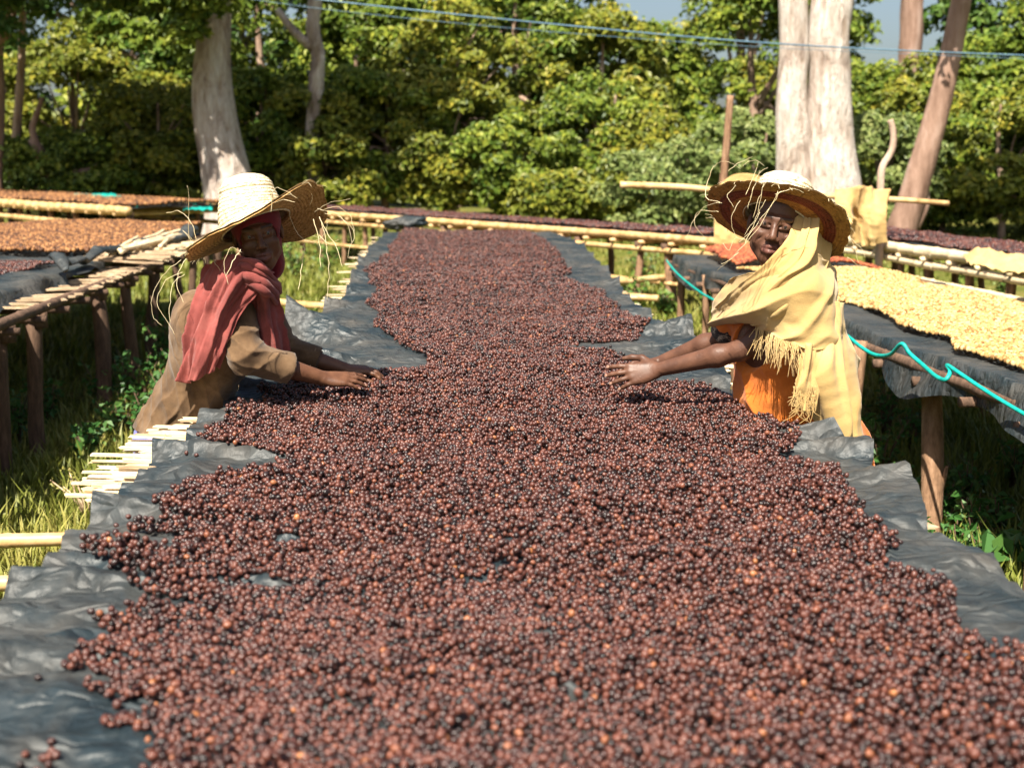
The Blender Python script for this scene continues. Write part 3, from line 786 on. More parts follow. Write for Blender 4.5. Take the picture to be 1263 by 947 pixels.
# lump of black plastic at the far end of the bed
def lump(name, c, r, mat, parent=None, seed=0.0, amp=.3):
    import bmesh
    bm = bmesh.new(); bmesh.ops.create_icosphere(bm, subdivisions=4, radius=1)
    co = np.array([v.co[:] for v in bm.verts]); d = 1 + amp * vnoise(co, 1.6, seed) + amp * .5 * vnoise(co, 4.1, seed + 3)
    co = co * d[:, None] * np.array(r) + np.array(c)
    for v, k in zip(bm.verts, co): v.co = k
    me = bpy.data.meshes.new(name); bm.to_mesh(me); bm.free(); me.polygons.foreach_set('use_smooth', np.full(len(me.polygons), True))
    return put(name, me, mat, parent)
p = at_y(504, 275, 16.2)
tag(lump('plastic_bundle', (p[0], 16.0, .95), (.24, .2, .09), M['plastic'], None, 2.0, .3), 'crumpled bundle of black plastic on the far end of the long bed', 'bundle')

# ------------------------------------------------------------ other beds
def at_x(px, py, X):
    d = ray(px, py); t = X / d[0]
    return np.array((X, d[1] * t, CAM_H + d[2] * t))

def quad_sheet(name, a, b, wv, nu, nv, z, amp, mat, parent=None, drop=0.0, seed=0.0, edge_noise=.03):
    """creased sheet from edge a-b across by vector wv; drop: how far the near edge hangs down"""
    a, b, wv = np.array(a, float), np.array(b, float), np.array(wv, float)
    U, Vv = np.meshgrid(np.linspace(0, 1, nu), np.linspace(0, 1, nv), indexing='ij')
    XY = a + (b - a) * U[..., None] + wv * Vv[..., None]
    P = np.stack([XY[..., 0], XY[..., 1], XY[..., 0] * 0], -1).reshape(-1, 3)
    Z = z + amp * vnoise(P, 2.4, seed) + amp * .6 * vnoise(P, 6, seed + 4); Z = Z.reshape(U.shape)
    if drop:
        wl = np.linalg.norm(wv); e = np.clip(1 - Vv * wl / (.16), 0, 1)
        dr = drop * (1 + .5 * vnoise(P, 1.7, seed + 9).reshape(U.shape))
        Z = Z - dr * e ** .7; XY = XY + (wv / wl)[None, None] * (e * .13)[..., None] - (wv / wl)[None, None] * (.03 * vnoise(P, 3.5, seed + 2).reshape(U.shape) * e)[..., None]
    e2 = (np.clip(1 - Vv * 12, 0, 1) + np.clip(1 - (1 - Vv) * 12, 0, 1)) * edge_noise
    XY = XY + (wv / np.linalg.norm(wv)) * (e2 * vnoise(P, 3, seed + 7).reshape(U.shape))[..., None]
    V = np.concatenate([XY, Z[..., None]], -1).reshape(-1, 3)
    ii = np.arange(nu - 1)[:, None] * nv + np.arange(nv - 1)[None, :]
    F = np.stack([ii, ii + 1, ii + nv + 1, ii + nv], -1).reshape(-1, 4)
    return put(name, make_mesh(name, V, F), mat, parent)

def pole_bed(name, label, a, b, wv, z, mats, leg_step=.9, rails=((0, .045, .0), (.0, .03, -.12)), group=None, leg_r=.045, low_brace=False, front_legs=True):
    """raised bed on posts; a-b the edge in view, wv the way across"""
    a, b, wv = np.array(a, float), np.array(b, float), np.array(wv, float)
    L = np.linalg.norm(b - a); d = (b - a) / L; w = wv / np.linalg.norm(wv)
    c = (a + b) / 2 + wv / 2
    root = thing(name, (c[0], c[1], 0), label, 'drying bed', group)
    for side in (0, 1):
        for off, r, dz in rails:
            p, q = a + wv * side - w * .03 * (1 - 2 * side), b + wv * side - w * .03 * (1 - 2 * side)
            k = 2 if L > 5 else 1
            for i in range(k):
                s, e = p + (q - p) * i / k, p + (q - p) * (i + 1) / k
                bamboo('rail', (*(s - d * .15), z + dz + random.uniform(-.01, .01)), (*(e + d * .15), z + dz + random.uniform(-.01, .01)), r * random.uniform(.9, 1.1), M[mats[0]], root, .012)
    n = max(2, int(L / leg_step) + 1)
    for i in range(n):
        for side in (0, 1):
            p = a + (b - a) * ((i + .5 * (random.random() - .5)) / (n - 1)) + wv * (side * .94 + .03)
            g = float(gz(np.array([p[0]]), np.array([p[1]]))[0])
            if side == 0 and not front_legs: continue
            branch('leg', (p[0] + random.uniform(-.06, .06), p[1] + random.uniform(-.06, .06), g - .15), (p[0], p[1], z - .03), leg_r * random.uniform(.8, 1.2), M[mats[1]], root, .025)
            if side == 0:
                m = MB(); m.tube([(*(p - w * .03), z - .15), (*(p - w * .03), z - .06)], .052, 8); m.build('binding', M['post_dark'], root)
    nx = int(L / .5)
    for i in range(nx):
        p = a + (b - a) * (i + .5) / nx
        branch('cross_pole', (*(p - w * .1), z - .06), (*(p + wv + w * .1), z - .06), .022, M[mats[0]], root, .01)
    if low_brace:
        p, q = a - d * .2, b + d * .2
        branch('brace', (*p, z - .5), (*q, z - .5), .03, M[mats[0]], root, .02)
    return root

# bed that runs slantwise behind the far end
dA = np.array([.53, -.848])
A0, A1, AW = np.array([-2.7, 22.0]), np.array([2.72, 13.5]), np.array([.85, .53]) * .85
pole_bed('drying_bed', 'bamboo-railed drying bed running slantwise beyond the far end of the long bed', A0, A1, AW, .86, ('bamboo', 'post'), .75, ((0, .05, .0), (0, .032, -.13)), low_brace=True)
tag(quad_sheet('plastic_sheet', A0, A1, AW, 60, 12, .90, .01, M['plastic'], None, 0, 3.), 'black plastic sheet on the slanting bed beyond the far end of the long bed', 'sheet')
def cover(a, b, wv, z, s, r, mat, name, label, u0=0, u1=1, v0=.06, v1=.94, wob=.05, layers=1, hump=0.0):
    a, b, wv = np.array(a), np.array(b), np.array(wv); L, Wd = np.linalg.norm(b - a), np.linalg.norm(wv)
    U, Vv = hexgrid(0, L, 0, Wd, s); u, v = U / L, Vv / Wd
    P0 = a + (b - a) * u[:, None] + wv * v[:, None]; P = np.stack([P0[:, 0], P0[:, 1], U * 0], 1)
    n1, n2 = vnoise(P, 2.5, 1.), vnoise(P, 2.5, 8.)
    k = (u > u0 + wob * n1 / L * 3) & (u < u1 + wob * n2 / L * 3) & (v > v0 + wob * n1) & (v < v1 + wob * n2)
    th = .012 + .014 * vnoise(P, 3, 4.) + .008 * vnoise(P, 8, 5.) + hump * np.clip(1 - np.abs(2 * v - 1) ** 2, 0, 1)
    Z = z + r * .7 + np.clip(th, 0, .2) + RNG.uniform(-.3, .3, len(u)) * r
    Q = np.stack([P0[:, 0], P0[:, 1], Z], 1)[k]
    o = scatter(name, Q, r * RNG.uniform(.75, 1.2, len(Q)), mat)
    return tag(o, label, 'coffee', kind='stuff')
cover(A0, A1, AW, .905, .032, .019, M['cherry'], 'coffee_cherries', 'dark coffee cherries on the slanting bed beyond the far end')

# bed at the far left
D0, D1, DW = np.array([-10.6, 26.9]), np.array([-5.1, 20.0]), np.array([.78, .62]) * 1.9
pole_bed('drying_bed', 'distant drying bed with thick yellow bamboo rail, in front of the shaded trunks', D0, D1, DW, .95, ('bamboo', 'post'), 1.1, ((0, .075, .0), (0, .045, -.24)))
tag(quad_sheet('plastic_sheet', D0, D1, DW, 50, 12, .99, .015, M['plastic'], None, 0, 5.), 'black plastic sheet on the distant bed before the shaded trunks', 'sheet')
cover(D0, D1, DW, .995, .045, .027, M['cherry_brown'], 'coffee_cherries', 'brown coffee on the distant bed before the shaded trunks', hump=.05)

# bed on the left hand, reached over by nobody
L0, L1, LW = np.array([-2.22, 3.4]), np.array([-2.75, 15.4]), np.array([-2.6, -.1])
ZL = .95
lb = pole_bed('drying_bed', 'old drying bed with split canes sticking out behind the woman in the red scarf', L0, L1, LW, ZL - .05, ('post_dark', 'post_dark'), 1.05, ((.0, .03, -.02),), leg_r=.05)
tag(quad_sheet('plastic_sheet', L0 + np.array([.07, 0]), L1 + np.array([-.22, 0]), LW, 160, 40, ZL + .01, .022, M['plastic'], None, .07, 7., .09), 'rumpled black plastic sheet on the old bed behind the woman in the red scarf', 'sheet')
yy = 7.3
while yy < 12.6:
    t = (yy - 3.4) / 12; xe = -2.22 - .53 * t
    far = yy > 9.8; out = random.uniform(.04, .12) + (.22 if far else 0) * random.random()
    m = MB(); m.box((xe + out, yy + random.uniform(-.1, .1), ZL - .05 + (random.uniform(.02, .08) if far else 0)), (xe - (random.uniform(.15, .5) if far else .2), yy + random.uniform(-.2, .3), ZL - .055 + (.08 if far else 0)), random.uniform(.02, .05), .012, jit=.35)
    m.build('slat', M['splint'] if yy > 9.8 and random.random() < .6 else M['splint_old'], lb, smooth=False)
    yy += random.uniform(.03, .07) if yy > 9.4 else random.uniform(.08, .16)
for k in range(16):   # canes lying lengthwise on the edge
    y0 = random.uniform(9.8, 11.3); xe = -2.52 - random.uniform(-.05, .22)
    bamboo('cane', (xe, y0, ZL + .04 + random.uniform(0, .05)), (xe - random.uniform(-.1, .25), y0 + random.uniform(.8, 1.8), ZL + .04 + random.uniform(0, .05)), random.uniform(.012, .022), M['splint'], lb, .01, 7)
# rolled-up plastic along the edge of the old bed
m = MB(); pts, rad = [], []
for k in range(46):
    t = k / 45; y = 8.3 + 4.6 * t
    pts.append((-2.48 - .35 * t - .16 * math.sin(t * 5.2) - .10 * math.sin(t * 13), y, ZL + .06 + .035 * math.sin(t * 9) + .03 * math.sin(t * 23))); rad.append((.045 + .02 * math.sin(t * 17 + 1) + .012 * math.sin(t * 31)) * min(1, t * 8, (1 - t) * 8) ** .6 + .003)
m.tube(pts, rad, 14, flat=.6)
v = m.v[0]; m.v[0] = v + .045 * np.stack([vnoise(v, 7, 1.), vnoise(v, 7, 2.), vnoise(v, 7, 3.)], 1)
tag(m.build('rolled_plastic', M['plastic']), 'crumpled roll of black plastic along the edge of the old bed with canes', 'plastic roll')
cover(L0, L1, LW, ZL, .028, .017, M['cherry_brown'], 'coffee_cherries', 'orange-brown coffee on the far half of the old bed behind the red scarf', .58, .98, .12, .95, .08, hump=.05)
cover(L0, L1, LW, ZL, .022, .012, M['cherry'], 'coffee_cherries', 'purplish coffee cherries on the bare plastic of the old bed', .40, .52, .22, .9, .08)
cover(L0, L1, LW, ZL, .016, .011, M['cherry_red'], 'coffee_cherries', 'small heap of red coffee at the very edge of the old bed', .20, .29, .03, .16, .03, hump=.05)

# bed on the right hand, with parchment coffee
R0, R1, RW = np.array([1.98, 3.9]), np.array([1.72, 11.6]), np.array([1.5, .05])
rb = pole_bed('drying_bed', 'drying bed carrying pale parchment coffee behind the woman in the yellow shawl', R0 + np.array([.2, 0]), R1 + np.array([.2, 0]), RW * .95, TOP - .07, ('post_dark', 'post'), 1.02, ((0, .03, .0),), leg_r=.042, front_legs=False)
branch('leg', at_z(1148, 662, 0.0) - np.array([0, 0, .1]), at_z(1148, 440, TOP - .05), .052, M['post'], rb, .012)
for yl in (4.4, 6.45, 7.3, 8.3, 9.3, 10.3, 11.3):
    branch('leg', (2.06 - .02 * (yl - 4) + random.uniform(-.08, .08), yl, -.1), (2.06 - .02 * (yl - 4), yl, TOP - .05), random.uniform(.03, .042), M['post'], rb, .03)
tag(quad_sheet('plastic_sheet', R0, R1, RW, 220, 46, TOP, .018, M['plastic'], None, .15, 9., .05), 'black plastic sheet hanging over the side of the parchment bed', 'sheet')
cover(R0, R1, RW, TOP, .0165, .0112, M['parchment'], 'parchment_coffee', 'pale yellow parchment coffee spread on the bed behind the yellow shawl', .0, .76, .22, .95, .07, hump=.03)
cover(R0, R1, RW, TOP, .022, .0135, M['cherry_red'], 'coffee_cherries', 'rusty red coffee at the far end of the parchment bed', .79, .985, .25, .95, .05, hump=.08)
# teal cord along its side
cord_px = [(822, 321), (832, 334), (846, 347), (866, 362), (888, 374), (930, 396), (985, 402), (1026, 409), (1044, 414), (1062, 428), (1080, 438), (1098, 437), (1112, 424), (1122, 436), (1138, 450), (1154, 464), (1166, 468), (1172, 458), (1168, 450), (1182, 459), (1204, 474), (1232, 492), (1266, 512), (1300, 530)]
cw = [at_x(x, y, 1.82 + .22 * i / 23 - .012 * math.sin(i * 1.7)) for i, (x, y) in enumerate(cord_px)]
t = np.linspace(0, len(cw) - 1, len(cw) * 5); cw = np.array(cw)
sp = np.stack([cat_interp(cw[:, k], t) for k in range(3)], 1)
m = MB(); m.tube([tuple(q) for q in sp], .0075, 7, flat=1.3); m.build('teal_cord', M['teal'], rb)
m = MB(); p = at_x(1156, 655, 2.2) + np.array([0, .05, 0]); q = at_x(1168, 575, 2.2); m.tube(bent(p, q, 6, .01), [.02, .018, .016, .014, .012, .008], 7)
tag(m.build('leaning_stick', M['post']), 'short reddish stick leaning beside the pale post of the parchment bed', 'stick')

# bed at the far right
B0, B1, BW = np.array([4.70, 8.6]), np.array([3.95, 15.2]), np.array([.9, .15])
fb = pole_bed('drying_bed', 'far drying bed on short stout posts beside the yellow parchment coffee, under the leaning trunk', B0, B1, BW, .86, ('splint', 'post'), .62, ((0, .05, .0), (0, .04, -.12), (0, .035, -.28)))
tag(quad_sheet('plastic_sheet', B0, B1, BW, 60, 12, .91, .01, M['plastic'], None, 0, 13.), 'black plastic sheet on the far bed under the leaning trunk', 'sheet')
cover(B0, B1, BW, .915, .03, .018, M['cherry'], 'coffee_cherries', 'dark coffee cherries on the far bed under the leaning trunk')
# ------------------------------------------------------------ people: solid modelling on a grid
class Sculpt:
    def __init__(s, lo, hi, h):
        s.h = h; s.lo = np.array(lo, np.float32); n = np.ceil((np.array(hi) - np.array(lo)) / h).astype(int) + 1
        s.d = np.full(n, .06, np.float32)
        s.ax = [s.lo[k] + h * np.arange(n[k], dtype=np.float32) for k in range(3)]
    def reg(s, lo, hi):
        sl = []
        for k in range(3):
            a = int(np.clip(np.floor((lo[k] - s.lo[k]) / s.h), 0, s.d.shape[k])); b = int(np.clip(np.ceil((hi[k] - s.lo[k]) / s.h) + 1, 0, s.d.shape[k]))
            sl.append(slice(a, b))
        X, Y, Z = s.ax[0][sl[0]][:, None, None], s.ax[1][sl[1]][None, :, None], s.ax[2][sl[2]][None, None, :]
        return tuple(sl), X, Y, Z
    def _mix(s, sl, d, k, sub):
        c = s.d[sl]
        if c.size == 0: return
        if sub: c, d = -c, d
        h = np.clip(.5 + .5 * (c - d) / k, 0, 1)
        r = c * (1 - h) + d * h - k * h * (1 - h)
        s.d[sl] = -r if sub else r
    def cone(s, a, b, ra, rb, k=.01, sub=False):
        a, b = np.asarray(a, np.float32), np.asarray(b, np.float32); m = max(ra, rb) + k + .025
        sl, X, Y, Z = s.reg(np.minimum(a, b) - m, np.maximum(a, b) + m)
        ab = b - a; L2 = float(ab @ ab) + 1e-12
        t = np.clip(((X - a[0]) * ab[0] + (Y - a[1]) * ab[1] + (Z - a[2]) * ab[2]) / L2, 0, 1)
        d = np.sqrt((X - a[0] - t * ab[0]) ** 2 + (Y - a[1] - t * ab[1]) ** 2 + (Z - a[2] - t * ab[2]) ** 2) - (ra + (rb - ra) * t)
        s._mix(sl, d, k, sub)
    def ell(s, c, r, k=.01, R=None, sub=False):
        c = np.asarray(c, np.float32); m = max(r) + k + .025
        sl, X, Y, Z = s.reg(c - m, c + m)
        x, y, z = X - c[0], Y - c[1], Z - c[2]
        if R is not None:
            R = np.asarray(R, np.float32)
            x, y, z = R[0, 0] * x + R[0, 1] * y + R[0, 2] * z, R[1, 0] * x + R[1, 1] * y + R[1, 2] * z, R[2, 0] * x + R[2, 1] * y + R[2, 2] * z
        k0 = np.sqrt((x / r[0]) ** 2 + (y / r[1]) ** 2 + (z / r[2]) ** 2); k1 = np.sqrt((x / r[0] ** 2) ** 2 + (y / r[1] ** 2) ** 2 + (z / r[2] ** 2) ** 2) + 1e-9
        s._mix(sl, k0 * (k0 - 1) / k1, k, sub)
    def flat_cone(s, a, b, ra, rb, side, ratio, k=.01, sub=False):
        """cone squeezed along `side` by ratio"""
        a, b, n = np.asarray(a, np.float32), np.asarray(b, np.float32), np.asarray(side, np.float32); n = n / np.linalg.norm(n)
        m = max(ra, rb) + k + .025
        sl, X, Y, Z = s.reg(np.minimum(a, b) - m, np.maximum(a, b) + m)
        ab = b - a; L2 = float(ab @ ab) + 1e-12
        t = np.clip(((X - a[0]) * ab[0] + (Y - a[1]) * ab[1] + (Z - a[2]) * ab[2]) / L2, 0, 1)
        x, y, z = X - a[0] - t * ab[0], Y - a[1] - t * ab[1], Z - a[2] - t * ab[2]
        q = x * n[0] + y * n[1] + z * n[2]
        e = np.sqrt(np.maximum(x * x + y * y + z * z - q * q, 0) + (q / ratio) ** 2)
        s._mix(sl, (e - (ra + (rb - ra) * t)) * min(1, ratio ** .5), k, sub)
    def mesh(s, name, smooth_it=2):
        d = s.d; ins = d < 0
        cnt = np.zeros(tuple(n - 1 for n in d.shape), np.uint8)
        for i in (0, 1):
            for j in (0, 1):
                for k in (0, 1):
                    cnt += ins[i:d.shape[0] - 1 + i, j:d.shape[1] - 1 + j, k:d.shape[2] - 1 + k]
        act = np.argwhere((cnt > 0) & (cnt < 8)); n = len(act)
        idx = np.full(cnt.shape, -1, np.int32); idx[act[:, 0], act[:, 1], act[:, 2]] = np.arange(n)
        cor = np.array([(i, j, k) for i in (0, 1) for j in (0, 1) for k in (0, 1)])
        val = np.stack([d[act[:, 0] + c[0], act[:, 1] + c[1], act[:, 2] + c[2]] for c in cor], 1)
        acc = np.zeros((n, 3)); w = np.zeros(n)
        for a in range(8):
            for b in range(a + 1, 8):
                if np.abs(cor[a] - cor[b]).sum() != 1: continue
                va, vb = val[:, a], val[:, b]; m = (va < 0) != (vb < 0)
                t = np.where(m, va / np.where(m, va - vb, 1), 0)
                acc += np.where(m[:, None], cor[a] + t[:, None] * (cor[b] - cor[a]), 0); w += m
        V = s.lo + (act + acc / w[:, None]) * s.h
        F = []
        for ax in range(3):
            u, v = [q for q in range(3) if q != ax]
            sh = list(d.shape); sl0 = [slice(None)] * 3; sl1 = [slice(None)] * 3; sl0[ax] = slice(0, -1); sl1[ax] = slice(1, None)
            cr = ins[tuple(sl0)] != ins[tuple(sl1)]
            e = np.argwhere(cr); e = e[(e[:, u] > 0) & (e[:, v] > 0) & (e[:, u] < sh[u] - 1) & (e[:, v] < sh[v] - 1)]
            flip = ins[tuple(sl0)][e[:, 0], e[:, 1], e[:, 2]]
            q = []
            for du, dv in ((1, 1), (0, 1), (0, 0), (1, 0)):
                g = e.copy(); g[:, u] -= du; g[:, v] -= dv; q.append(idx[g[:, 0], g[:, 1], g[:, 2]])
            q = np.stack(q, 1); fl = flip if ax != 1 else ~flip
            q[~fl] = q[~fl][:, ::-1]
            F.append(q)
        F = np.concatenate(F); F = F[(F >= 0).all(1)]
        for _ in range(smooth_it):
            S = np.zeros_like(V); c = np.zeros(n)
            for k in range(4):
                a, b = F[:, k], F[:, (k + 1) % 4]
                for ch in range(3): S[:, ch] += np.bincount(a, V[b, ch], n) + np.bincount(b, V[a, ch], n)
                c += np.bincount(a, minlength=n) + np.bincount(b, minlength=n)
            V = V * .5 + .5 * S / np.maximum(c, 1)[:, None]
        s.V, s.F = V, F
        return V, F

def vert_normals(V, F):
    fn = np.cross(V[F[:, 2]] - V[F[:, 0]], V[F[:, 3]] - V[F[:, 1]]); N = np.zeros_like(V)
    for k in range(4):
        for ch in range(3): N[:, ch] += np.bincount(F[:, k], fn[:, ch], len(V))
    return N / np.maximum(np.linalg.norm(N, axis=1, keepdims=True), 1e-12)

def unit(v): v = np.asarray(v, float); return v / np.linalg.norm(v)
def frame(fwd, up):
    f = unit(fwd); u = np.asarray(up, float); u = unit(u - f * (u @ f)); l = np.cross(u, f)
    return np.stack([l, f, u])            # rows: left, forward, up

def head(S, o, R, sc=1.0, old=False):
    P = lambda x, y, z: o + (R.T @ np.array([x, y, z])) * sc
    E = lambda c, r, k, sub=False: S.ell(P(*c), [q * sc for q in r], k, R, sub)
    Cn = lambda a, b, ra, rb, k, sub=False: S.cone(P(*a), P(*b), ra * sc, rb * sc, k, sub)
    E((0, -.018, .035), (.071, .092, .082), .02)
    E((0, .030, -.042), (.056, .056, .074), .03)
    E((0, .060, -.098), (.024, .022, .018), .025)
    Cn((-.045, .012, -.075), (0, .055, -.103), .018, .016, .03); Cn((.045, .012, -.075), (0, .055, -.103), .018, .016, .03)
    for s in (-1, 1):
        E((s * .040, .062, -.032), (.021, .017, .016), .018)
        Cn((s * .010, .083, .020), (s * .044, .070, .021), .010, .008, .012)
        E((s * .030, .094, .000), (.018, .014, .010), .010, True)
        E((s * .030, .0715, -.001), (.0175, .014, .0135), .004)
        Cn((s * .016, .0835, .0075), (s * .046, .074, .005), .0056, .0045, .004)
        Cn((s * .018, .082, -.0085), (s * .044, .074, -.008), .0048, .004, .004)
        E((s * .077, -.008, -.015), (.009, .018, .030), .008)
        Cn((s * .020, .089, -.046), (s * .031, .076, -.074), .0022, .002, .006, True)
        E((s * .042, .055, -.058), (.016, .014, .016), .02)
    Cn((0, .082, .012), (0, .106, -.034), .0085, .012, .012)
    for s in (-1, 1): E((s * .0135, .096, -.041), (.0095, .011, .0085), .006); E((s * .007, .103, -.049), (.004, .005, .004), .003, True)
    E((0, .083, -.072), (.030, .013, .020), .012)
    Cn((-.022, .084, -.067), (0, .095, -.064), .0045, .0070, .005); Cn((.022, .084, -.067), (0, .095, -.064), .0045, .0070, .005)
    Cn((-.021, .084, -.079), (0, .094, -.080), .0050, .0085, .005); Cn((.021, .084, -.079), (0, .094, -.080), .0050, .0085, .005)
    Cn((-.025, .088, -.0715), (0, .1005, -.0715), .0016, .0020, .003, True); Cn((.025, .088, -.0715), (0, .1005, -.0715), .0016, .0020, .003, True)
    if old:
        for s in (-1, 1):
            Cn((s * .027, .083, -.018), (s * .040, .074, -.028), .0012, .001, .005, True); Cn((s * .022, .088, -.03), (s * .044, .068, -.055), .0014, .0012, .006, True)
            Cn((s * .006, .094, .022), (s * .007, .092, .040), .0012, .001, .004, True)
        for z in (.040, .052): Cn((-.03, .085, z), (.03, .085, z), .0012, .0012, .004, True)
    return P

def hand(S, w, f, n, side, sc=1.0, curl=(.25, .35, .3), spread=.10, thumb=(.75, .35, .25), lift=0.0):
    """w wrist, f along the fingers, n out of the back of the hand, side towards the thumb"""
    f = unit(f); n = np.asarray(n, float); n = unit(n - f * (n @ f)); sd = np.asarray(side, float); sd = unit(sd - f * (sd @ f) - n * (sd @ n))
    tips = []
    for i, (off, mc, L, r) in enumerate([(.027, .088, .070, .0088), (.009, .090, .078, .0090), (-.009, .086, .072, .0086), (-.026, .078, .056, .0076)]):
        b = w + sd * off * .55 * sc + f * .012 * sc
        kn = w + sd * off * sc + f * mc * sc + n * (.004 - abs(off - .005) * .12) * sc
        S.cone(b, kn, .0135 * sc, .0108 * sc, .012)
        an = off / .027 * spread; d0 = unit(f * math.cos(an) + sd * math.sin(an)); p = kn; a = -lift
        for j, (fr, c) in enumerate(zip((.45, .31, .24), curl)):
            cc = c * (1 + .12 * i) if isinstance(c, float) else c[i]
            a += cc; d = unit(d0 * math.cos(a) - n * math.sin(a)); q = p + d * L * fr * sc
            S.cone(p, q, r * sc * (1 - .07 * j), r * sc * (.97 - .09 * j), .0035 if j else .006); p = q
        tips.append((p, d, n))
    S.ell(w + f * .048 * sc - n * .004 * sc, [.036 * sc, .042 * sc, .014 * sc], .012, np.stack([sd, f, n]))
    p = w + f * .016 * sc + sd * .018 * sc - n * .004 * sc
    a = thumb[0]
    for (L, ra, rb), c in zip([(.046, .0155, .0115), (.034, .0105, .0098), (.028, .0098, .0074)], (0, thumb[1], thumb[2])):
        a -= c; d = unit(f * math.cos(a) + sd * math.sin(a) - n * .22); q = p + d * L * sc; S.cone(p, q, ra * sc, rb * sc, .007); p = q
    return tips

def nails(tips, sc, root):
    import bmesh
    for p, d, n in tips:
        nn = unit(n - d * (n @ d)); s = np.cross(d, nn); bm = bmesh.new(); bmesh.ops.create_icosphere(bm, subdivisions=2, radius=1)
        for v in bm.verts: v.co = Vector(p + d * (.001 + v.co.x * .0068) * sc + s * v.co.y * .0050 * sc + nn * (.0056 + v.co.z * .0014) * sc)
        me = bpy.data.meshes.new('fingernail'); bm.to_mesh(me); bm.free(); me.polygons.foreach_set('use_smooth', np.full(len(me.polygons), True)); put('fingernail', me, M['nail'], root)

def arm(S, sh, el, wr, r=(.046, .037, .040, .026), k=.02):
    sh, el, wr = map(np.asarray, (sh, el, wr))
    S.cone(sh, el, r[0], r[1], k); fm = el + (wr - el) * .28; S.cone(el, fm, r[1] * .95, r[2], k); S.cone(fm, wr, r[2], r[3], k)

def legs(S, pel, R, foot_dir):
    l = R[0]; f = unit([foot_dir[0], foot_dir[1], 0])
    for s in (-1, 1):
        hip = pel + l * s * .085 - np.array([0, 0, .04]); kn = np.array([hip[0] + f[0] * .03, hip[1] + f[1] * .03, .47]); an = np.array([hip[0] - f[0] * .01, hip[1] - f[1] * .01, .085])
        S.cone(hip, kn, .085, .055, .03); S.cone(kn, kn * .65 + an * .35 - np.append(f[:2] * .015, 0), .054, .052, .02); S.cone(kn * .65 + an * .35 - np.append(f[:2] * .015, 0), an, .050, .034, .02)
        S.flat_cone(an - np.append(f[:2] * .03, .045), an + np.append(f[:2] * .15, -.055), .034, .028, (0, 0, 1), .8, .02)

def paint_face(me, V, o, R, sc):
    """brows, hairline and lips have colours of their own"""
    L = (V - o) @ R.T / sc; x, y, z = np.abs(L[:, 0]), L[:, 1], L[:, 2]
    sm = lambda d, w: np.clip(d / w + .5, 0, 1)
    near = sm(.16 - np.linalg.norm(L, axis=1), .01)
    brow = sm(.0045 - np.abs(z - .0235 + (x - .03) ** 2 * 6), .003) * sm(x - .011, .004) * sm(.047 - x, .004) * sm(y - .05, .01)
    hair = sm(z - .062 - .02 * (y < .02), .012) + sm(-.01 - y, .02) * sm(z + .05, .02)
    lips = sm(1 - (x / .026) ** 2 - ((z + .0725) / .0145) ** 2, .35) * sm(y - .078, .006)
    me.attributes.new('dark', 'FLOAT', 'POINT').data.foreach_set('value', (near * np.clip(.75 * brow + hair, 0, 1)).astype(np.float32))
    me.attributes.new('lips', 'FLOAT', 'POINT').data.foreach_set('value', (near * lips).astype(np.float32))

def skin_mat(name, a, b):
    m, nt, bs = new_mat(name)
    v = coords(nt); n = noise_node(nt, 18, 6, .6, v)
    r = ramp(nt, n.outputs[0], [(.3, a), (.7, b)])
    out = r.outputs[0]
    for nm, col, f in (('dark', (.012, .009, .008, 1), .9), ('lips', (.16, .055, .05, 1), .4)):
        at = nt.nodes.new('ShaderNodeAttribute'); at.attribute_name = nm; ml = nt.nodes.new('ShaderNodeMath'); ml.operation = 'MULTIPLY'; ml.inputs[1].default_value = f; nt.links.new(at.outputs['Fac'], ml.inputs[0])
        mx = nt.nodes.new('ShaderNodeMix'); mx.data_type = 'RGBA'; nt.links.new(ml.outputs[0], mx.inputs[0]); nt.links.new(out, mx.inputs[6]); mx.inputs[7].default_value = col; out = mx.outputs[2]
    nt.links.new(out, bs.inputs['Base Color'])
    bs.inputs['Roughness'].default_value = .48; bs.inputs['Specular IOR Level'].default_value = .32
    nr = noise_node(nt, 55, 4, .6, v, .8); nr.noise_type = 'RIDGED_MULTIFRACTAL'; bump(nt, bs, nr.outputs[0], .22, .004)
    return m
M['skin_a'] = skin_mat('brown_skin', (.068, .028, .015), (.13, .057, .029))
M['skin_b'] = skin_mat('dark_brown_skin', (.066, .029, .018), (.125, .057, .034))

def cloth_mat(name, stops, scale=8, weave=420, rough=.85, bs=.3):
    m, nt, b = new_mat(name)
    v = coords(nt); n = noise_node(nt, scale, 7, .62, v)
    r = ramp(nt, n.outputs[0], stops); nt.links.new(r.outputs[0], b.inputs['Base Color'])
    b.inputs['Roughness'].default_value = rough; b.inputs['Specular IOR Level'].default_value = .15
    b.inputs['Sheen Weight'].default_value = .15
    n2 = noise_node(nt, weave, 2, .5, v); n3 = noise_node(nt, 26, 5, .6, v, .5)
    ad = nt.nodes.new('ShaderNodeMath'); ad.operation = 'ADD'; nt.links.new(n2.outputs[0], ad.inputs[0]); nt.links.new(n3.outputs[0], ad.inputs[1])
    bump(nt, b, ad.outputs[0], bs, .006)
    return m
M['jacket'] = cloth_mat('brown_jacket_cloth', [(.28, (.048, .026, .013)), (.5, (.110, .064, .032)), (.72, (.18, .112, .062))], 11)
M['scarf'] = cloth_mat('red_scarf_cloth', [(.3, (.145, .034, .030)), (.55, (.235, .058, .050)), (.8, (.31, .10, .085))], 9, 300, .9, .4)
M['scarf_dark'] = cloth_mat('dark_red_headcloth', [(.3, (.13, .012, .018)), (.7, (.22, .025, .03))], 9)
M['blue'] = cloth_mat('blue_skirt_cloth', [(.3, (.10, .11, .32)), (.7, (.17, .18, .44))], 9)
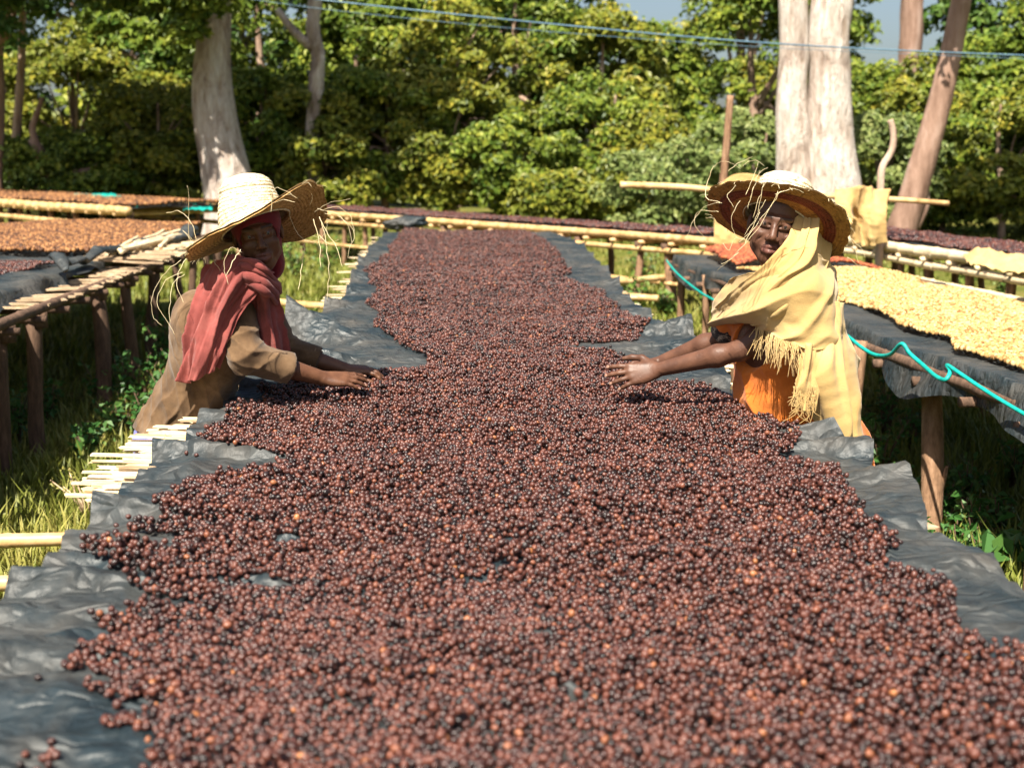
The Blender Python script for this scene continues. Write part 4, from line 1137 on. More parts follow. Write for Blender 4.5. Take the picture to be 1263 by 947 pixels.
M['tan'] = cloth_mat('tan_wrap_cloth', [(.3, (.34, .22, .12)), (.7, (.46, .32, .19))], 9)
M['shawl'] = cloth_mat('yellow_shawl_cloth', [(.3, (.38, .24, .085)), (.6, (.50, .34, .14)), (.8, (.57, .42, .22))], 4, 260, .9, .25)
M['orange'] = cloth_mat('orange_dress_cloth', [(.3, (.52, .12, .015)), (.7, (.66, .19, .03))], 7)
M['sleeve'] = cloth_mat('dark_patterned_sleeve', [(.35, (.015, .012, .012)), (.52, (.03, .022, .02)), (.6, (.4, .33, .25))], 40)
M['nail'] = simple('fingernail', [(.3, (.22, .12, .085)), (.7, (.30, .17, .12))], 60, .35, 0, spec=.4)
M['eye'] = simple('eye_white', [(.3, (.13, .10, .09)), (.7, (.17, .14, .12))], 20, .3, 0, spec=.6)
M['iris'] = simple('dark_iris', [(.3, (.012, .007, .005)), (.7, (.02, .012, .008))], 20, .1, 0, spec=.7)

def eyes(P, R, o, sc, root, look):
    import bmesh
    for s in (-1, 1):
        bm = bmesh.new(); bmesh.ops.create_uvsphere(bm, u_segments=20, v_segments=14, radius=.0125 * sc)
        c = P(s * .030, .0735, -.0005); d = Vector(unit(look))
        for v in bm.verts: v.co = v.co
        for fc in bm.faces:
            fc.material_index = 1 if fc.calc_center_median().normalized().dot(d) > .86 else 0; fc.smooth = True
        for v in bm.verts: v.co = v.co + Vector(c)
        me = bpy.data.meshes.new('eye'); bm.to_mesh(me); bm.free()
        put('eye', me, [M['eye'], M['iris']], root)

def patch(name, rows, mat, parent, nu=26, nv=40, folds=(), thick=.004, ragged=0.0, rough=.003, seed=0.0, world=False):
    """a cloth panel through control points (px, py, Y); folds: (count across, amplitude, phase, drift)"""
    A = np.array([[q if world else at_y(*q) for q in r] for r in rows], float); nr, nc = A.shape[:2]
    tv = np.linspace(0, nr - 1, nv); tu = np.linspace(0, nc - 1, nu)
    B = np.stack([np.stack([cat_interp(A[:, c, k], tv) for c in range(nc)], 1) for k in range(3)], -1)
    G = np.stack([np.stack([cat_interp(B[i, :, k], tu) for i in range(nv)], 0) for k in range(3)], -1)
    du = np.gradient(G, axis=1); dv = np.gradient(G, axis=0); N = np.cross(du, dv); N /= np.maximum(np.linalg.norm(N, axis=-1, keepdims=True), 1e-9)
    if N[..., 1].mean() > 0: N = -N
    U, Vv = np.meshgrid(np.linspace(0, 1, nu), np.linspace(0, 1, nv))
    h = np.zeros_like(U)
    for cnt, amp, ph, dr in folds:
        q = np.stack([cnt * (U + dr * Vv) * 1.7 + ph * 9, Vv * 1.3 + ph, U * 0 + seed], -1).reshape(-1, 3)
        w = vnoise(q, 1.0, 3.3 + ph) + .35 * vnoise(q * np.array([2.1, 1.6, 1]), 1.0, 7.7 + ph)
        h += amp * ((1 - np.minimum(np.abs(w.reshape(U.shape)) * 1.7, 1)) ** 1.2 * 1.5 - .3)
    h += rough * vnoise(G.reshape(-1, 3), 22, seed).reshape(U.shape) * 2 + rough * vnoise(G.reshape(-1, 3), 55, seed + 3).reshape(U.shape)
    G = G + N * h[..., None]
    if ragged:
        e = np.clip((Vv - .8) / .2, 0, 1) ** 2
        G = G + dv * (ragged * e * vnoise(np.stack([U * 14, U * 0, U * 0], -1).reshape(-1, 3), 1.0, seed + 8).reshape(U.shape))[..., None] * nv
    n = nu * nv; V = np.concatenate([(G + N * thick / 2).reshape(-1, 3), (G - N * thick / 2).reshape(-1, 3)])
    ii = (np.arange(nv - 1)[:, None] * nu + np.arange(nu - 1)[None, :]).ravel()
    q = np.stack([ii, ii + 1, ii + nu + 1, ii + nu], 1); F = [q, q[:, ::-1] + n]
    rim = list(range(nu)) + [r * nu + nu - 1 for r in range(1, nv)] + [(nv - 1) * nu + c for c in range(nu - 2, -1, -1)] + [r * nu for r in range(nv - 2, 0, -1)]
    rim = np.array(rim); r2 = np.roll(rim, -1); F.append(np.stack([rim, rim + n, r2 + n, r2], 1))
    me = make_mesh(name, V, np.concatenate(F), True)
    return put(name, me, mat, parent), G

def strands(name, paths, r, mat, parent, seg=4, taper=.6, kink=0.0):
    m = MB()
    for p in paths:
        p = np.array(p, float); t = np.linspace(0, len(p) - 1, max(4, (len(p) - 1) * 6 + 1))
        sp = np.stack([cat_interp(p[:, k], t) for k in range(3)], 1)
        if kink: sp = sp + np.stack([vnoise(sp, 60, k + 1.) for k in range(3)], 1) * kink
        m.tube([tuple(q) for q in sp], list(np.linspace(r, r * taper, len(sp))), seg, flat=.5 if kink else 1)
    return m.build(name, mat, parent)

def straw_mat(name, bands=None):
    m, nt, b = new_mat(name)
    v = coords(nt); n = noise_node(nt, 60, 6, .7, v); n2 = noise_node(nt, 7, 4, .6, v)
    r = ramp(nt, n.outputs[0], [(.30, (.16, .10, .04)), (.42, (.48, .39, .24)), (.55, (.66, .57, .40)), (.7, (.75, .69, .54))])
    out = r.outputs[0]
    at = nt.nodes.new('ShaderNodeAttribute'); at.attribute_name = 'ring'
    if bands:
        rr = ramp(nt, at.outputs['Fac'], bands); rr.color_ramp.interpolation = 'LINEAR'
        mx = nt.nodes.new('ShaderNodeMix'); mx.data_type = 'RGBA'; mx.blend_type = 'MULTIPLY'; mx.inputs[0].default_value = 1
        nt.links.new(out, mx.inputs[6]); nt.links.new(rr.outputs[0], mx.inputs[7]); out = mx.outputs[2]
    nt.links.new(out, b.inputs['Base Color']); b.inputs['Roughness'].default_value = .6; b.inputs['Specular IOR Level'].default_value = .3
    w = nt.nodes.new('ShaderNodeTexVoronoi'); w.inputs['Scale'].default_value = 150; nt.links.new(v, w.inputs['Vector'])
    bump(nt, b, w.outputs['Distance'], .7, .004)
    return m
M['straw'] = straw_mat('woven_straw')
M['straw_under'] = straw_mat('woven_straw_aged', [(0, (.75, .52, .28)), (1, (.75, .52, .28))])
M['straw_banded'] = straw_mat('woven_straw_banded', [(0, (.50, .24, .09)), (.33, (.62, .32, .12)), (.36, (.30, .07, .05)), (.64, (.22, .05, .045)), (.68, (.52, .30, .11)), (1, (.46, .27, .10))])
M['straw_loose'] = simple('loose_straw', [(.3, (.55, .42, .22)), (.7, (.78, .68, .45))], 20, .5, 0)

def hat(parent, centre, brim_axis, crown_axis, r_in, r_out, crown_h, crown_top, under, seed=0.0, wave=.018, droop=.02):
    root = thing('straw_hat', centre, None, None); root.parent = parent; root.matrix_parent_inverse = Matrix.Translation(-parent.location)
    c = np.array(centre, float)
    def basis(ax):
        a = unit(ax); x = unit(np.cross([0, 1, 0], a)); return x, np.cross(a, x), a
    nt_, nr = 140, 90
    def ringmesh(prof, ax, ragged, name, mat):
        x, y, a = basis(ax); c = np.array(centre, float); zp = 0.0; th = np.linspace(0, 2 * np.pi, nt_, endpoint=False); V = []
        K = len(prof)
        for i, (r, z, kind) in enumerate(prof):
            rr = np.full(nt_, r); zz = np.full(nt_, z)
            if kind == 'c':
                s_ = min(1, max(0, z) / crown_h * 2.2); x, y, a = basis(unit(brim_axis) * (1 - s_) + unit(crown_axis) * s_); c = c + a * (z - zp); zp = z; zz = zz * 0
            if kind == 'b':
                k = (r - r_in) / (r_out - r_in)
                zz = zz + k * wave * np.cos(2 * th + seed) + k * wave * .6 * np.sin(3 * th + seed * 2) - k * k * droop
                rr = rr + ragged * k ** 6 * .010 * vnoise(np.stack([np.cos(th) * 9, np.sin(th) * 9, th * 0], 1), 1.0, seed)
            V.append(c + np.outer(rr * np.cos(th), x) + np.outer(rr * np.sin(th), y) + np.outer(zz, a))
        V = np.concatenate(V); F = []
        for i in range(K - 1):
            for j in range(nt_):
                j2 = (j + 1) % nt_; F.append((i * nt_ + j, i * nt_ + j2, (i + 1) * nt_ + j2, (i + 1) * nt_ + j))
        me = make_mesh(name, V, np.array(F))
        rg = np.repeat([np.clip((p[0] - r_in) / (r_out - r_in), 0, 1) for p in prof], nt_)
        me.attributes.new('ring', 'FLOAT', 'POINT').data.foreach_set('value', rg.astype(np.float32))
        return put(name, me, mat, root)
    rad = np.linspace(r_in - .004, r_out, nr)
    braid = lambda s: .0030 * abs(math.sin(s / .0125 * math.pi)) ** .6
    top = [(r, braid(r) + .0015, 'b') for r in rad]; bot = [(r, -braid(r) - .0015, 'b') for r in rad]
    ringmesh(top, brim_axis, 1, 'brim', M['straw']); ringmesh(bot[::-1], brim_axis, 1, 'brim_underside', under)
    prof = []
    for i in range(130):
        t = i / 129
        if t < .6: s = t / .6; r = r_in + (crown_top - r_in) * s ** 1.25; z = crown_h * .70 * s
        else: s = (t - .6) / .4; r = crown_top * math.cos(s * math.pi / 2) ** .85 + .0005; z = crown_h * (.70 + .30 * math.sin(s * math.pi / 2))
        prof.append((r + braid(z * 1.0) * 1.3, z - .006, 'c'))
    ringmesh(prof, crown_axis, 0, 'crown', M['straw'])
    m = MB(); x, y, a = basis(brim_axis)
    m.tube([tuple(c + x * (r_in + .002) * math.cos(t) + y * (r_in + .002) * math.sin(t) + a * .006) for t in np.linspace(0, 2 * np.pi, 60)], .005, 6, cap=False); m.build('band', M['straw_under'], root)
    x, y, a = basis(brim_axis)      # short broken ends all round the rim
    for t in RNG.uniform(0, 2 * np.pi, 46):
        d = x * math.cos(t) + y * math.sin(t); s = np.cross(a, d); p = c + d * (r_out - .012) + a * (wave * math.cos(2 * t + seed) + wave * .6 * math.sin(3 * t + seed * 2) - droop)
        L = random.uniform(.015, .05); q = unit(d + s * random.uniform(-1.2, 1.2) + a * random.uniform(-.5, .5))
        strands('straw', [[p, p + q * L * .6, p + q * L - np.array([0, 0, L * random.uniform(0, .4)])]], .0011, M['straw_loose'], root, kink=.002)
    return root, basis(brim_axis), c

def fold_displace(V, F, specs, seed=0.0):
    """creases: (axis vector, wavelength, amplitude, centre, radius)"""
    N = vert_normals(V, F); h = np.zeros(len(V))
    for ax, wl, amp, cc, rad in specs:
        ax = unit(ax); w = np.exp(-((V - np.array(cc)) ** 2).sum(1) / rad ** 2)
        s = (V @ ax) / wl + .8 * vnoise(V, 5, seed) + .25 * vnoise(V, 14, seed + 1)
        h += amp * w * 1.7 * ((1 - np.abs(np.sin(np.pi * s))) ** 1.8 - .3)
    h += .0035 * vnoise(V, 14, seed + 4) + .002 * vnoise(V, 34, seed + 6)
    return V + N * h[:, None]
# ------------------------------------------------------------ woman in the red scarf (faces +X, looks into the camera)
def woman_red():
    eye = at_y(319, 290, 4.36); R = frame((.20, -.96, -.10), (-.20, 0, .98)); sc = 1.02
    o = eye - (R.T @ np.array([0, .085, 0])) * sc
    nb = at_y(296, 356, 4.56); ch = at_y(262, 432, 4.57); wa = at_y(240, 490, 4.60); pe = at_y(219, 548, 4.62)
    shr, shl = at_y(288, 382, 4.44), at_y(318, 372, 4.72)
    elr, wrr = at_y(304, 440, 4.36), at_y(396, 466, 4.47)
    ell_, wrl = at_y(348, 432, 4.80), at_y(424, 455, 4.80)
    root = thing('person', (pe[0], pe[1], 0), 'woman in brown jacket, red scarf and tall straw hat stroking the cherries', 'person')
    T = frame((1, -.08, 0), (0, 0, 1))
    S = Sculpt((-1.50, 4.12, -.02), (-.12, 5.02, 1.72), .0036)
    P = head(S, o, R, sc)
    S.cone(P(0, -.02, -.07), nb, .047, .055, .03)
    S.flat_cone(nb, ch, .09, .12, (0, 1, 0), 1.25, .04); S.flat_cone(ch, wa, .12, .105, (0, 1, 0), 1.25, .04); S.flat_cone(wa, pe, .105, .135, (0, 1, 0), 1.2, .04)
    S.cone(nb, shr, .055, .055, .04); S.cone(nb, shl, .055, .055, .04)
    arm(S, shr, elr, wrr); arm(S, shl, ell_, wrl)
    ta = hand(S, wrr, unit((1, .22, -.10)), (.05, -.45, .88), (.1, .9, .4), 1.0, (.14, .20, .16), .14, (.40, .2, .1), lift=.10)
    tb = hand(S, wrl, unit((1, -.02, -.06)), (.1, -.15, .98), (0, -1, -.1), 1.0, (.26, .42, .34), .24, (.55, .25, .15), lift=.12)
    legs(S, pe, T, (1, 0))
    V, F = S.mesh('body'); me = make_mesh('body', V, F); paint_face(me, V, o, R, sc); put('body', me, M['skin_a'], root)
    eyes(P, R, o, sc, root, -o + np.array([0, 0, CAM_H]))
    nails(ta, 1.0, root); nails(tb, 1.0, root)
    # headcloth under the hat
    S = Sculpt(o - .2, o + .2, .004)
    S.ell(P(0, -.022, .030), [.086 * sc, .104 * sc, .098 * sc], .02, R); S.cone(P(0, -.05, -.03), P(0, -.05, -.12), .075, .07, .03)
    S.cone(P(0, .05, -.03), P(0, .20, -.03), .064 * sc, .080 * sc, .01, True); S.cone(P(0, .04, -.08), P(0, .2, -.09), .058, .07, .02, True); S.cone(P(0, .05, -.13), P(0, .2, -.2), .06, .06, .02, True)
    V, F = S.mesh('headcloth'); put('headcloth', make_mesh('headcloth', V, F), M['scarf_dark'], root)
    # jacket
    S = Sculpt((-1.42, 4.16, .76), (-.45, 5.02, 1.40), .0042)
    S.flat_cone(nb - np.array([0, 0, .02]), ch, .095, .132, (0, 1, 0), 1.28, .03); S.flat_cone(ch, wa, .132, .125, (0, 1, 0), 1.28, .04); S.flat_cone(wa, pe + np.array([0, 0, .045]), .125, .150, (0, 1, 0), 1.25, .04)
    S.ell(at_y(246, 398, 4.58), [.095, .15, .12], .05)
    for sh, el, wr in ((shr, elr, wrr), (shl, ell_, wrl)):
        cu = el + (wr - el) * .50
        S.cone(nb + np.array([0, 0, -.035]), sh, .07, .070, .04); S.cone(sh, el, .069, .060, .035); S.cone(el, cu, .060, .053, .02)
        d = unit(wr - el); S.cone(cu - d * .004, cu + d * .02, .054, .055, .004)
        S.cone(cu + d * .012, cu + d * .12, .043, .05, .004, True); S.cone(cu + d * .075, cu + d * .2, .075, .09, .003, True)
    S.cone(nb + np.array([.02, -.03, .07]), nb + np.array([.03, -.04, -.02]), .06, .05, .01, True)
    S.flat_cone(pe + np.array([-.02, 0, -.24]), pe + np.array([-.02, 0, -.1]), .3, .3, (0, 0, 1), .45, .004, True)
    V, F = S.mesh('jacket')
    V = fold_displace(V, F, [((.6, 0, 1), .050, .0065, elr + np.array([.02, 0, .03]), .085), ((-.4, .2, 1), .072, .005, elr, .12), ((1, 0, .25), .05, .012, wa, .14), ((.7, -.4, .5), .045, .007, ch, .13), ((.3, 0, 1), .03, .008, ell_, .07), ((1, 0, -.6), .05, .009, pe + np.array([.03, -.12, .08]), .13), ((1, .2, .1), .028, .006, shr, .07)], 1.0)
    jk = put('jacket', make_mesh('jacket', V, F), M['jacket'], root)
    d = unit(wrr - elr); cu = elr + (wrr - elr) * .50 + d * .05
    for el, wr in ((elr, wrr), (ell_, wrl)):   # light hem and the dark under-sleeve that shows at the cuff
        d = unit(wr - el); a = el + (wr - el) * .50; b1, b2 = unit(np.cross(d, [0, 0, 1])), None; b2 = np.cross(b1, d)
        m = MB(); ring = [tuple(a + d * .0 + (b1 * math.cos(t) + b2 * math.sin(t)) * .0515) for t in np.linspace(0, 2 * np.pi, 30)]; m.tube(ring, .004, 6, cap=False); m.build('hem', M['tan'], jk)
        m = MB(); pts = [a + d * q for q in (-.02, .0, .015, .026)]; m.tube([tuple(p) for p in pts], [.043, .044, .043, .041], 20, cap=False); m.build('undersleeve', M['sleeve'] if False else M['post_dark'], root)
    # skirt and wrap
    S = Sculpt((-1.5, 4.2, .04), (-.75, 5.05, 1.02), .006)
    S.flat_cone(wa + np.array([0, 0, -.02]), pe - np.array([0, 0, .02]), .095, .142, (0, 1, 0), 1.2, .03); S.flat_cone(pe - np.array([0, 0, .02]), np.array([pe[0] + .02, pe[1], .30]), .150, .20, (0, 1, 0), 1.15, .04)
    S.flat_cone(np.array([pe[0] + .02, pe[1], -.12]), np.array([pe[0] + .02, pe[1], .0]), .4, .4, (0, 0, 1), .25, .004, True)
    V, F = S.mesh('skirt'); V = fold_displace(V, F, [((.3, 1, 0), .09, .02, (pe[0], pe[1], .4), .5)], 2.); put('skirt', make_mesh('skirt', V, F), M['blue'], root)
    m = MB(); k = 48; hs = [(pe[2] - .035, .160), (pe[2] - .10, .172), (.5, .192), (.30, .208), (.18, .212)]; ring = []
    for z, r in hs: ring += [(pe[0] + .012 + math.cos(t) * (r + .008 * math.sin(9 * t + z * 6)), pe[1] + math.sin(t) * 1.2 * (r + .008 * math.sin(9 * t + z * 6)), z + .03 * math.cos(t) * (z > .6)) for t in np.linspace(0, 2 * np.pi, k, endpoint=False)]
    m.add(ring, [(i * k + j, i * k + (j + 1) % k, (i + 1) * k + (j + 1) % k, (i + 1) * k + j) for i in range(4) for j in range(k)]); m.build('wrap_cloth', M['tan'], root)
    # scarf
    sf, _ = patch('scarf', [[(266, 333, 4.47), (282, 325, 4.41), (300, 321, 4.37), (318, 327, 4.38), (330, 336, 4.42)], [(256, 354, 4.45), (270, 348, 4.39), (283, 345, 4.34), (301, 349, 4.33), (314, 356, 4.36)],
                            [(245, 390, 4.42), (258, 386, 4.375), (267, 383, 4.345), (282, 382, 4.34), (295, 384, 4.355)], [(236, 430, 4.41), (247, 428, 4.375), (255, 425, 4.355), (268, 423, 4.355), (281, 419, 4.365)],
                            [(224, 470, 4.41), (234, 472, 4.385), (243, 467, 4.37), (256, 455, 4.37), (267, 448, 4.38)]], M['scarf'], root, 64, 90, ((2.6, .028, .1, .12), (5.8, .010, .3, .2)), .004, .012, .0022, 1.)
    patch('scarf_loop', [[(262, 332, 4.52), (284, 320, 4.42), (306, 321, 4.36), (326, 332, 4.38), (340, 344, 4.48)], [(258, 342, 4.52), (282, 330, 4.39), (306, 331, 4.32), (328, 343, 4.34), (343, 356, 4.46)],
                         [(262, 356, 4.50), (284, 343, 4.37), (307, 343, 4.30), (328, 354, 4.33), (341, 367, 4.45)], [(272, 362, 4.48), (290, 354, 4.38), (309, 352, 4.335), (326, 362, 4.36), (336, 374, 4.46)]], M['scarf'], sf, 70, 50, ((.0, 0, 0, 0),), .006, 0, .003, 2.)
    for k, (dy, w) in enumerate([(0, .016), (8, .018), (17, .017), (26, .015)]):
        pts = [at_y(x, y + dy, Y) for x, y, Y in ((256, 338, 4.50), (272, 327, 4.42), (292, 322, 4.355), (312, 324, 4.315), (328, 334, 4.325), (339, 345, 4.40), (342, 352, 4.48))]
        t = np.linspace(0, 6, 40); pts = np.array(pts); sp = np.stack([cat_interp(pts[:, q], t) for q in range(3)], 1)
        m = MB(); m.tube([tuple(q) for q in sp], [w * (.75 + .25 * math.sin(i * .35 + k * 2)) for i in range(40)], 10); v = m.v[0]; m.v[0] = v + .004 * np.stack([vnoise(v, 25, 1. + k), vnoise(v, 25, 2.), vnoise(v, 25, 3.)], 1); m.build('scarf_fold', M['scarf'], sf)
    patch('scarf_end', [[(312, 352, 4.40), (320, 350, 4.35), (330, 354, 4.36), (338, 362, 4.43)], [(314, 376, 4.43), (322, 376, 4.40), (332, 377, 4.41), (341, 380, 4.47)], [(317, 402, 4.45), (325, 403, 4.42), (336, 403, 4.43), (344, 405, 4.49)], [(323, 428, 4.47), (331, 434, 4.44), (341, 437, 4.45), (351, 433, 4.50)]], M['scarf'], sf, 40, 60, ((1.8, .018, .1, .05), (4, .007, .4, .1)), .005, .01, .002, 5.)
    # hat
    hc = P(0, -.020, .018)
    h, (bx_, by_, ba_), c = hat(root, tuple(hc), (-.40, .24, .88), (-.16, .16, .96), .122, .256, .182, .088, M['straw_under'], 1.0, .030, .012)
    px = [[(224, 320), (204, 336), (190, 360), (187, 385), (200, 402)], [(226, 336), (205, 346), (193, 372), (205, 394), (216, 412)], [(232, 296), (233, 262), (232, 230)], [(228, 338), (214, 348), (210, 372), (210, 398)], [(206, 262), (222, 261), (236, 274), (242, 296)], [(240, 300), (226, 284), (238, 300), (250, 310)], [(236, 312), (222, 330), (218, 352), (226, 372)],
          [(392, 258), (412, 262), (428, 276), (433, 296), (428, 318)], [(388, 262), (404, 252), (432, 245)], [(356, 258), (364, 284), (380, 298), (398, 292), (404, 274)], [(394, 268), (404, 288), (416, 308), (422, 330)], [(396, 272), (402, 300), (406, 336), (403, 372)], [(334, 262), (336, 238), (346, 232), (366, 246)], [(338, 250), (352, 246), (364, 250)], [(386, 270), (394, 300), (396, 330)], [(298, 312), (284, 306), (276, 326), (282, 352)], [(296, 308), (286, 326), (280, 340)], [(376, 300), (372, 330), (368, 358)],
          [(400, 262), (420, 268), (436, 284), (434, 300)], [(392, 290), (406, 300), (418, 296)], [(262, 322), (270, 330), (276, 344), (277, 352)], [(400, 258), (418, 256), (432, 266), (438, 286)], [(246, 302), (252, 292), (262, 296)], [(382, 254), (386, 244), (384, 240)]]
    for k, q in enumerate(px):
        d0, d1 = (4.16, 4.10) if q[0][0] > 280 and q[0][0] < 350 else (4.40, 4.34)
        strands('straw', [[at_y(x, y, d0 + (d1 - d0) * i / (len(q) - 1)) for i, (x, y) in enumerate(q)]], .0015, M['straw_loose'], h, kink=.004)
    return root
woman_red()

# ------------------------------------------------------------ woman in the yellow shawl
def woman_yellow():
    eye = at_y(956, 278, 4.08); R = frame((-.26, -.94, -.06), (.20, .06, .97)); sc = 1.06
    o = eye - (R.T @ np.array([0, .085, 0])) * sc
    nb = at_y(976, 352, 4.22); ch = at_y(962, 418, 4.27); wa = at_y(976, 482, 4.30); pe = at_y(1004, 552, 4.34)
    shl, shr = at_y(998, 376, 4.12), at_y(914, 378, 4.38)
    ell_, wrl = at_y(914, 432, 4.22), at_y(812, 456, 4.36)
    elr, wrr = at_y(892, 416, 4.50), at_y(812, 448, 4.64)
    root = thing('person', (pe[0] + .05, pe[1], 0), 'woman in yellow shawl, orange dress and banded straw hat reaching over the cherries', 'person')
    T = frame((-1, -.3, 0), (0, 0, 1))
    S = Sculpt((.36, 3.92, -.02), (1.56, 4.86, 1.74), .0036)
    P = head(S, o, R, sc, True)
    S.cone(P(0, -.02, -.07), nb, .047, .055, .03)
    side = unit(shl - shr)
    S.flat_cone(nb, ch, .09, .118, side, 1.25, .04); S.flat_cone(ch, wa, .118, .10, side, 1.25, .04); S.flat_cone(wa, pe, .10, .13, side, 1.2, .04)
    S.cone(nb, shl, .055, .055, .04); S.cone(nb, shr, .055, .055, .04)
    arm(S, shl, ell_, wrl, (.044, .034, .036, .024)); arm(S, shr, elr, wrr, (.044, .034, .036, .024))
    ta = tb = hand(S, wrl, unit((-1, .16, -.20)), (-.15, -.90, .42), (-.05, .30, .95), 1.08, (.10, .22, .18), .20, (.85, .55, .2), lift=.04)
    hand(S, wrr, unit((-1, .1, -.18)), (0, .6, .8), (0, -.5, .8), 1.0, (.25, .35, .3), .1)
    legs(S, pe + np.array([.02, 0, 0]), T, (-1, -.3))
    V, F = S.mesh('body'); me = make_mesh('body', V, F); paint_face(me, V, o, R, sc); put('body', me, M['skin_b'], root)
    eyes(P, R, o, sc, root, -o + np.array([0, 0, CAM_H]))
    nails(ta, 1.08, root)
    # dress
    S = Sculpt((.78, 3.95, .06), (1.62, 4.80, 1.30), .0046)
    S.flat_cone(nb - np.array([0, 0, .03]), ch, .095, .130, side, 1.25, .03); S.flat_cone(ch, wa, .132, .134, side, 1.2, .04); S.flat_cone(wa, pe, .134, .150, side, 1.3, .04); S.flat_cone(pe, np.array([pe[0] + .08, pe[1], .30]), .150, .19, side, 1.2, .05)
    S.cone(at_y(944, 425, 4.33), at_y(946, 486, 4.33), .075, .095, .08)
    for sh, el in ((shl, ell_), (shr, elr)):
        S.cone(nb - np.array([0, 0, .04]), sh, .07, .068, .04); S.cone(sh, sh + (el - sh) * .45, .066, .060, .02); d = unit(el - sh); q = sh + (el - sh) * .45; S.cone(q + d * .09, q + d * .2, .08, .08, .003, True)
    S.flat_cone(np.array([pe[0] + .05, pe[1], -.06]), np.array([pe[0] + .05, pe[1], .06]), .4, .4, (0, 0, 1), .25, .004, True)
    S.cone(nb + np.array([-.03, -.03, .07]), nb + np.array([-.04, -.05, -.02]), .06, .05, .01, True)
    V, F = S.mesh('dress'); V = fold_displace(V, F, [((.8, .3, .5), .05, .009, wa, .14), ((1, .4, .1), .06, .008, ch, .12), ((.3, 1, 0), .09, .018, (pe[0], pe[1], .4), .5)], 3.)
    put('dress', make_mesh('dress', V, F), M['orange'], root)
    d = unit(elr - shr); m = MB(); a = shr + (elr - shr) * .42; m.tube([tuple(a + d * q) for q in (0, .03, .06, .075)], [.060, .060, .058, .056], 20, cap=False); m.build('sleeve_cuff', M['sleeve'], root)
    if False: d = unit(ell_ - shl); m = MB(); a = shl + (ell_ - shl) * .38; m.tube([tuple(a + d * q) for q in (0, .03, .05, .06)], [.067, .066, .064, .062], 20, cap=False); m.build('sleeve_cuff', M['sleeve'], root)
    # shawl
    sw, G2 = patch('shawl', [[(914, 350, 4.28), (946, 338, 4.10), (976, 330, 4.05), (997, 324, 4.07), (1012, 328, 4.16), (1018, 336, 4.32)], [(892, 364, 4.40), (934, 358, 4.09), (970, 348, 4.01), (1000, 344, 4.00), (1019, 350, 4.10), (1026, 358, 4.30)],
                              [(884, 382, 4.46), (920, 380, 4.14), (960, 376, 4.01), (996, 374, 3.985), (1022, 378, 4.07), (1031, 384, 4.28)], [(883, 397, 4.46), (920, 398, 4.16), (956, 400, 4.03), (994, 410, 3.99), (1024, 414, 4.06), (1035, 416, 4.28)],
                              [(890, 402, 4.42), (924, 402, 4.18), (958, 412, 4.04), (992, 424, 4.00), (1027, 436, 4.06), (1040, 440, 4.27)]], M['shawl'], root, 90, 80, ((1.2, .024, .2, .6), (2.9, .009, .6, .4)), .004, .004, .0015, 3.)
    patch('shawl_hood', [[(990, 256, 4.16), (998, 258, 4.14), (1006, 264, 4.17), (1013, 274, 4.24)], [(984, 282, 4.10), (995, 284, 4.06), (1008, 290, 4.09), (1018, 300, 4.19)], [(968, 308, 4.06), (984, 316, 4.01), (1000, 327, 4.03), (1014, 332, 4.12)],
                          [(944, 332, 4.08), (960, 341, 4.02), (976, 354, 3.985), (996, 364, 4.0)], [(914, 354, 4.20), (932, 366, 4.11), (950, 382, 4.03), (966, 392, 4.01)], [(890, 380, 4.36), (906, 390, 4.24), (920, 397, 4.17), (934, 402, 4.12)]], M['shawl'], sw, 44, 90, ((1.4, .022, .3, .1), (3.1, .007, .1, .1)), .005, 0, .0015, 7.)
    patch('shawl_tail', [[(986, 376, 4.07), (1003, 372, 4.05), (1020, 376, 4.10), (1028, 384, 4.22)], [(995, 415, 4.06), (1010, 412, 4.04), (1026, 415, 4.09), (1036, 420, 4.22)], [(1003, 455, 4.04), (1018, 455, 4.00), (1036, 458, 4.06), (1048, 462, 4.20)],
                          [(1012, 490, 4.04), (1028, 498, 4.0), (1046, 500, 4.06), (1057, 505, 4.2)], [(1028, 526, 4.05), (1040, 540, 4.03), (1053, 551, 4.06), (1063, 560, 4.18)]], M['shawl'], sw, 60, 90, ((1.5, .036, .3, .08), (3.4, .010, .1, .1)), .004, .02, .0015, 9.)
    patch('shawl_knot', [[(992, 424, 3.985), (1001, 424, 3.97), (1009, 430, 3.99)], [(989, 448, 3.975), (999, 450, 3.955), (1008, 452, 3.98)], [(984, 474, 3.975), (996, 478, 3.95), (1007, 480, 3.98)], [(978, 500, 3.98), (991, 506, 3.955), (1004, 508, 3.985)]], M['shawl'], sw, 36, 50, ((2.5, .012, .1, .1),), .005, .03, .002, 11.)
    fr = []
    e = G2[-1]; nuu = e.shape[0]
    for i in range(130):
        t = random.uniform(.24, .56) * (nuu - 1); a = e[int(t)] * (1 - t % 1) + e[min(int(t) + 1, nuu - 1)] * (t % 1); L = random.uniform(.03, .11)
        w = np.array([random.gauss(0, .012), random.gauss(-.008, .008), 0]); fr.append([a + np.array([0, 0, .006]), a + w * .5 + np.array([random.gauss(0, .006), -.004, -L * .5]), a + w + np.array([0, 0, -L])])
    for i in range(60):
        a = at_y(random.uniform(978, 1006), random.uniform(470, 500), 3.955); fr.append([a, a + np.array([random.gauss(0, .008), -.004, -.03]), a + np.array([random.gauss(-.004, .012), -.004, -random.uniform(.03, .07)])])
    for i in range(46):
        t = random.random(); a = at_y(1018 + 45 * t, 524 + 34 * t, 4.04); fr.append([a, a + np.array([random.gauss(0, .005), -.004, -.012]), a + np.array([random.gauss(-.003, .008), 0, -random.uniform(.015, .035)])])
    strands('fringe', fr, .0013, M['shawl'], sw)['kind'] = 'stuff'
    # hat
    hc = P(0.0, -.035, .004)
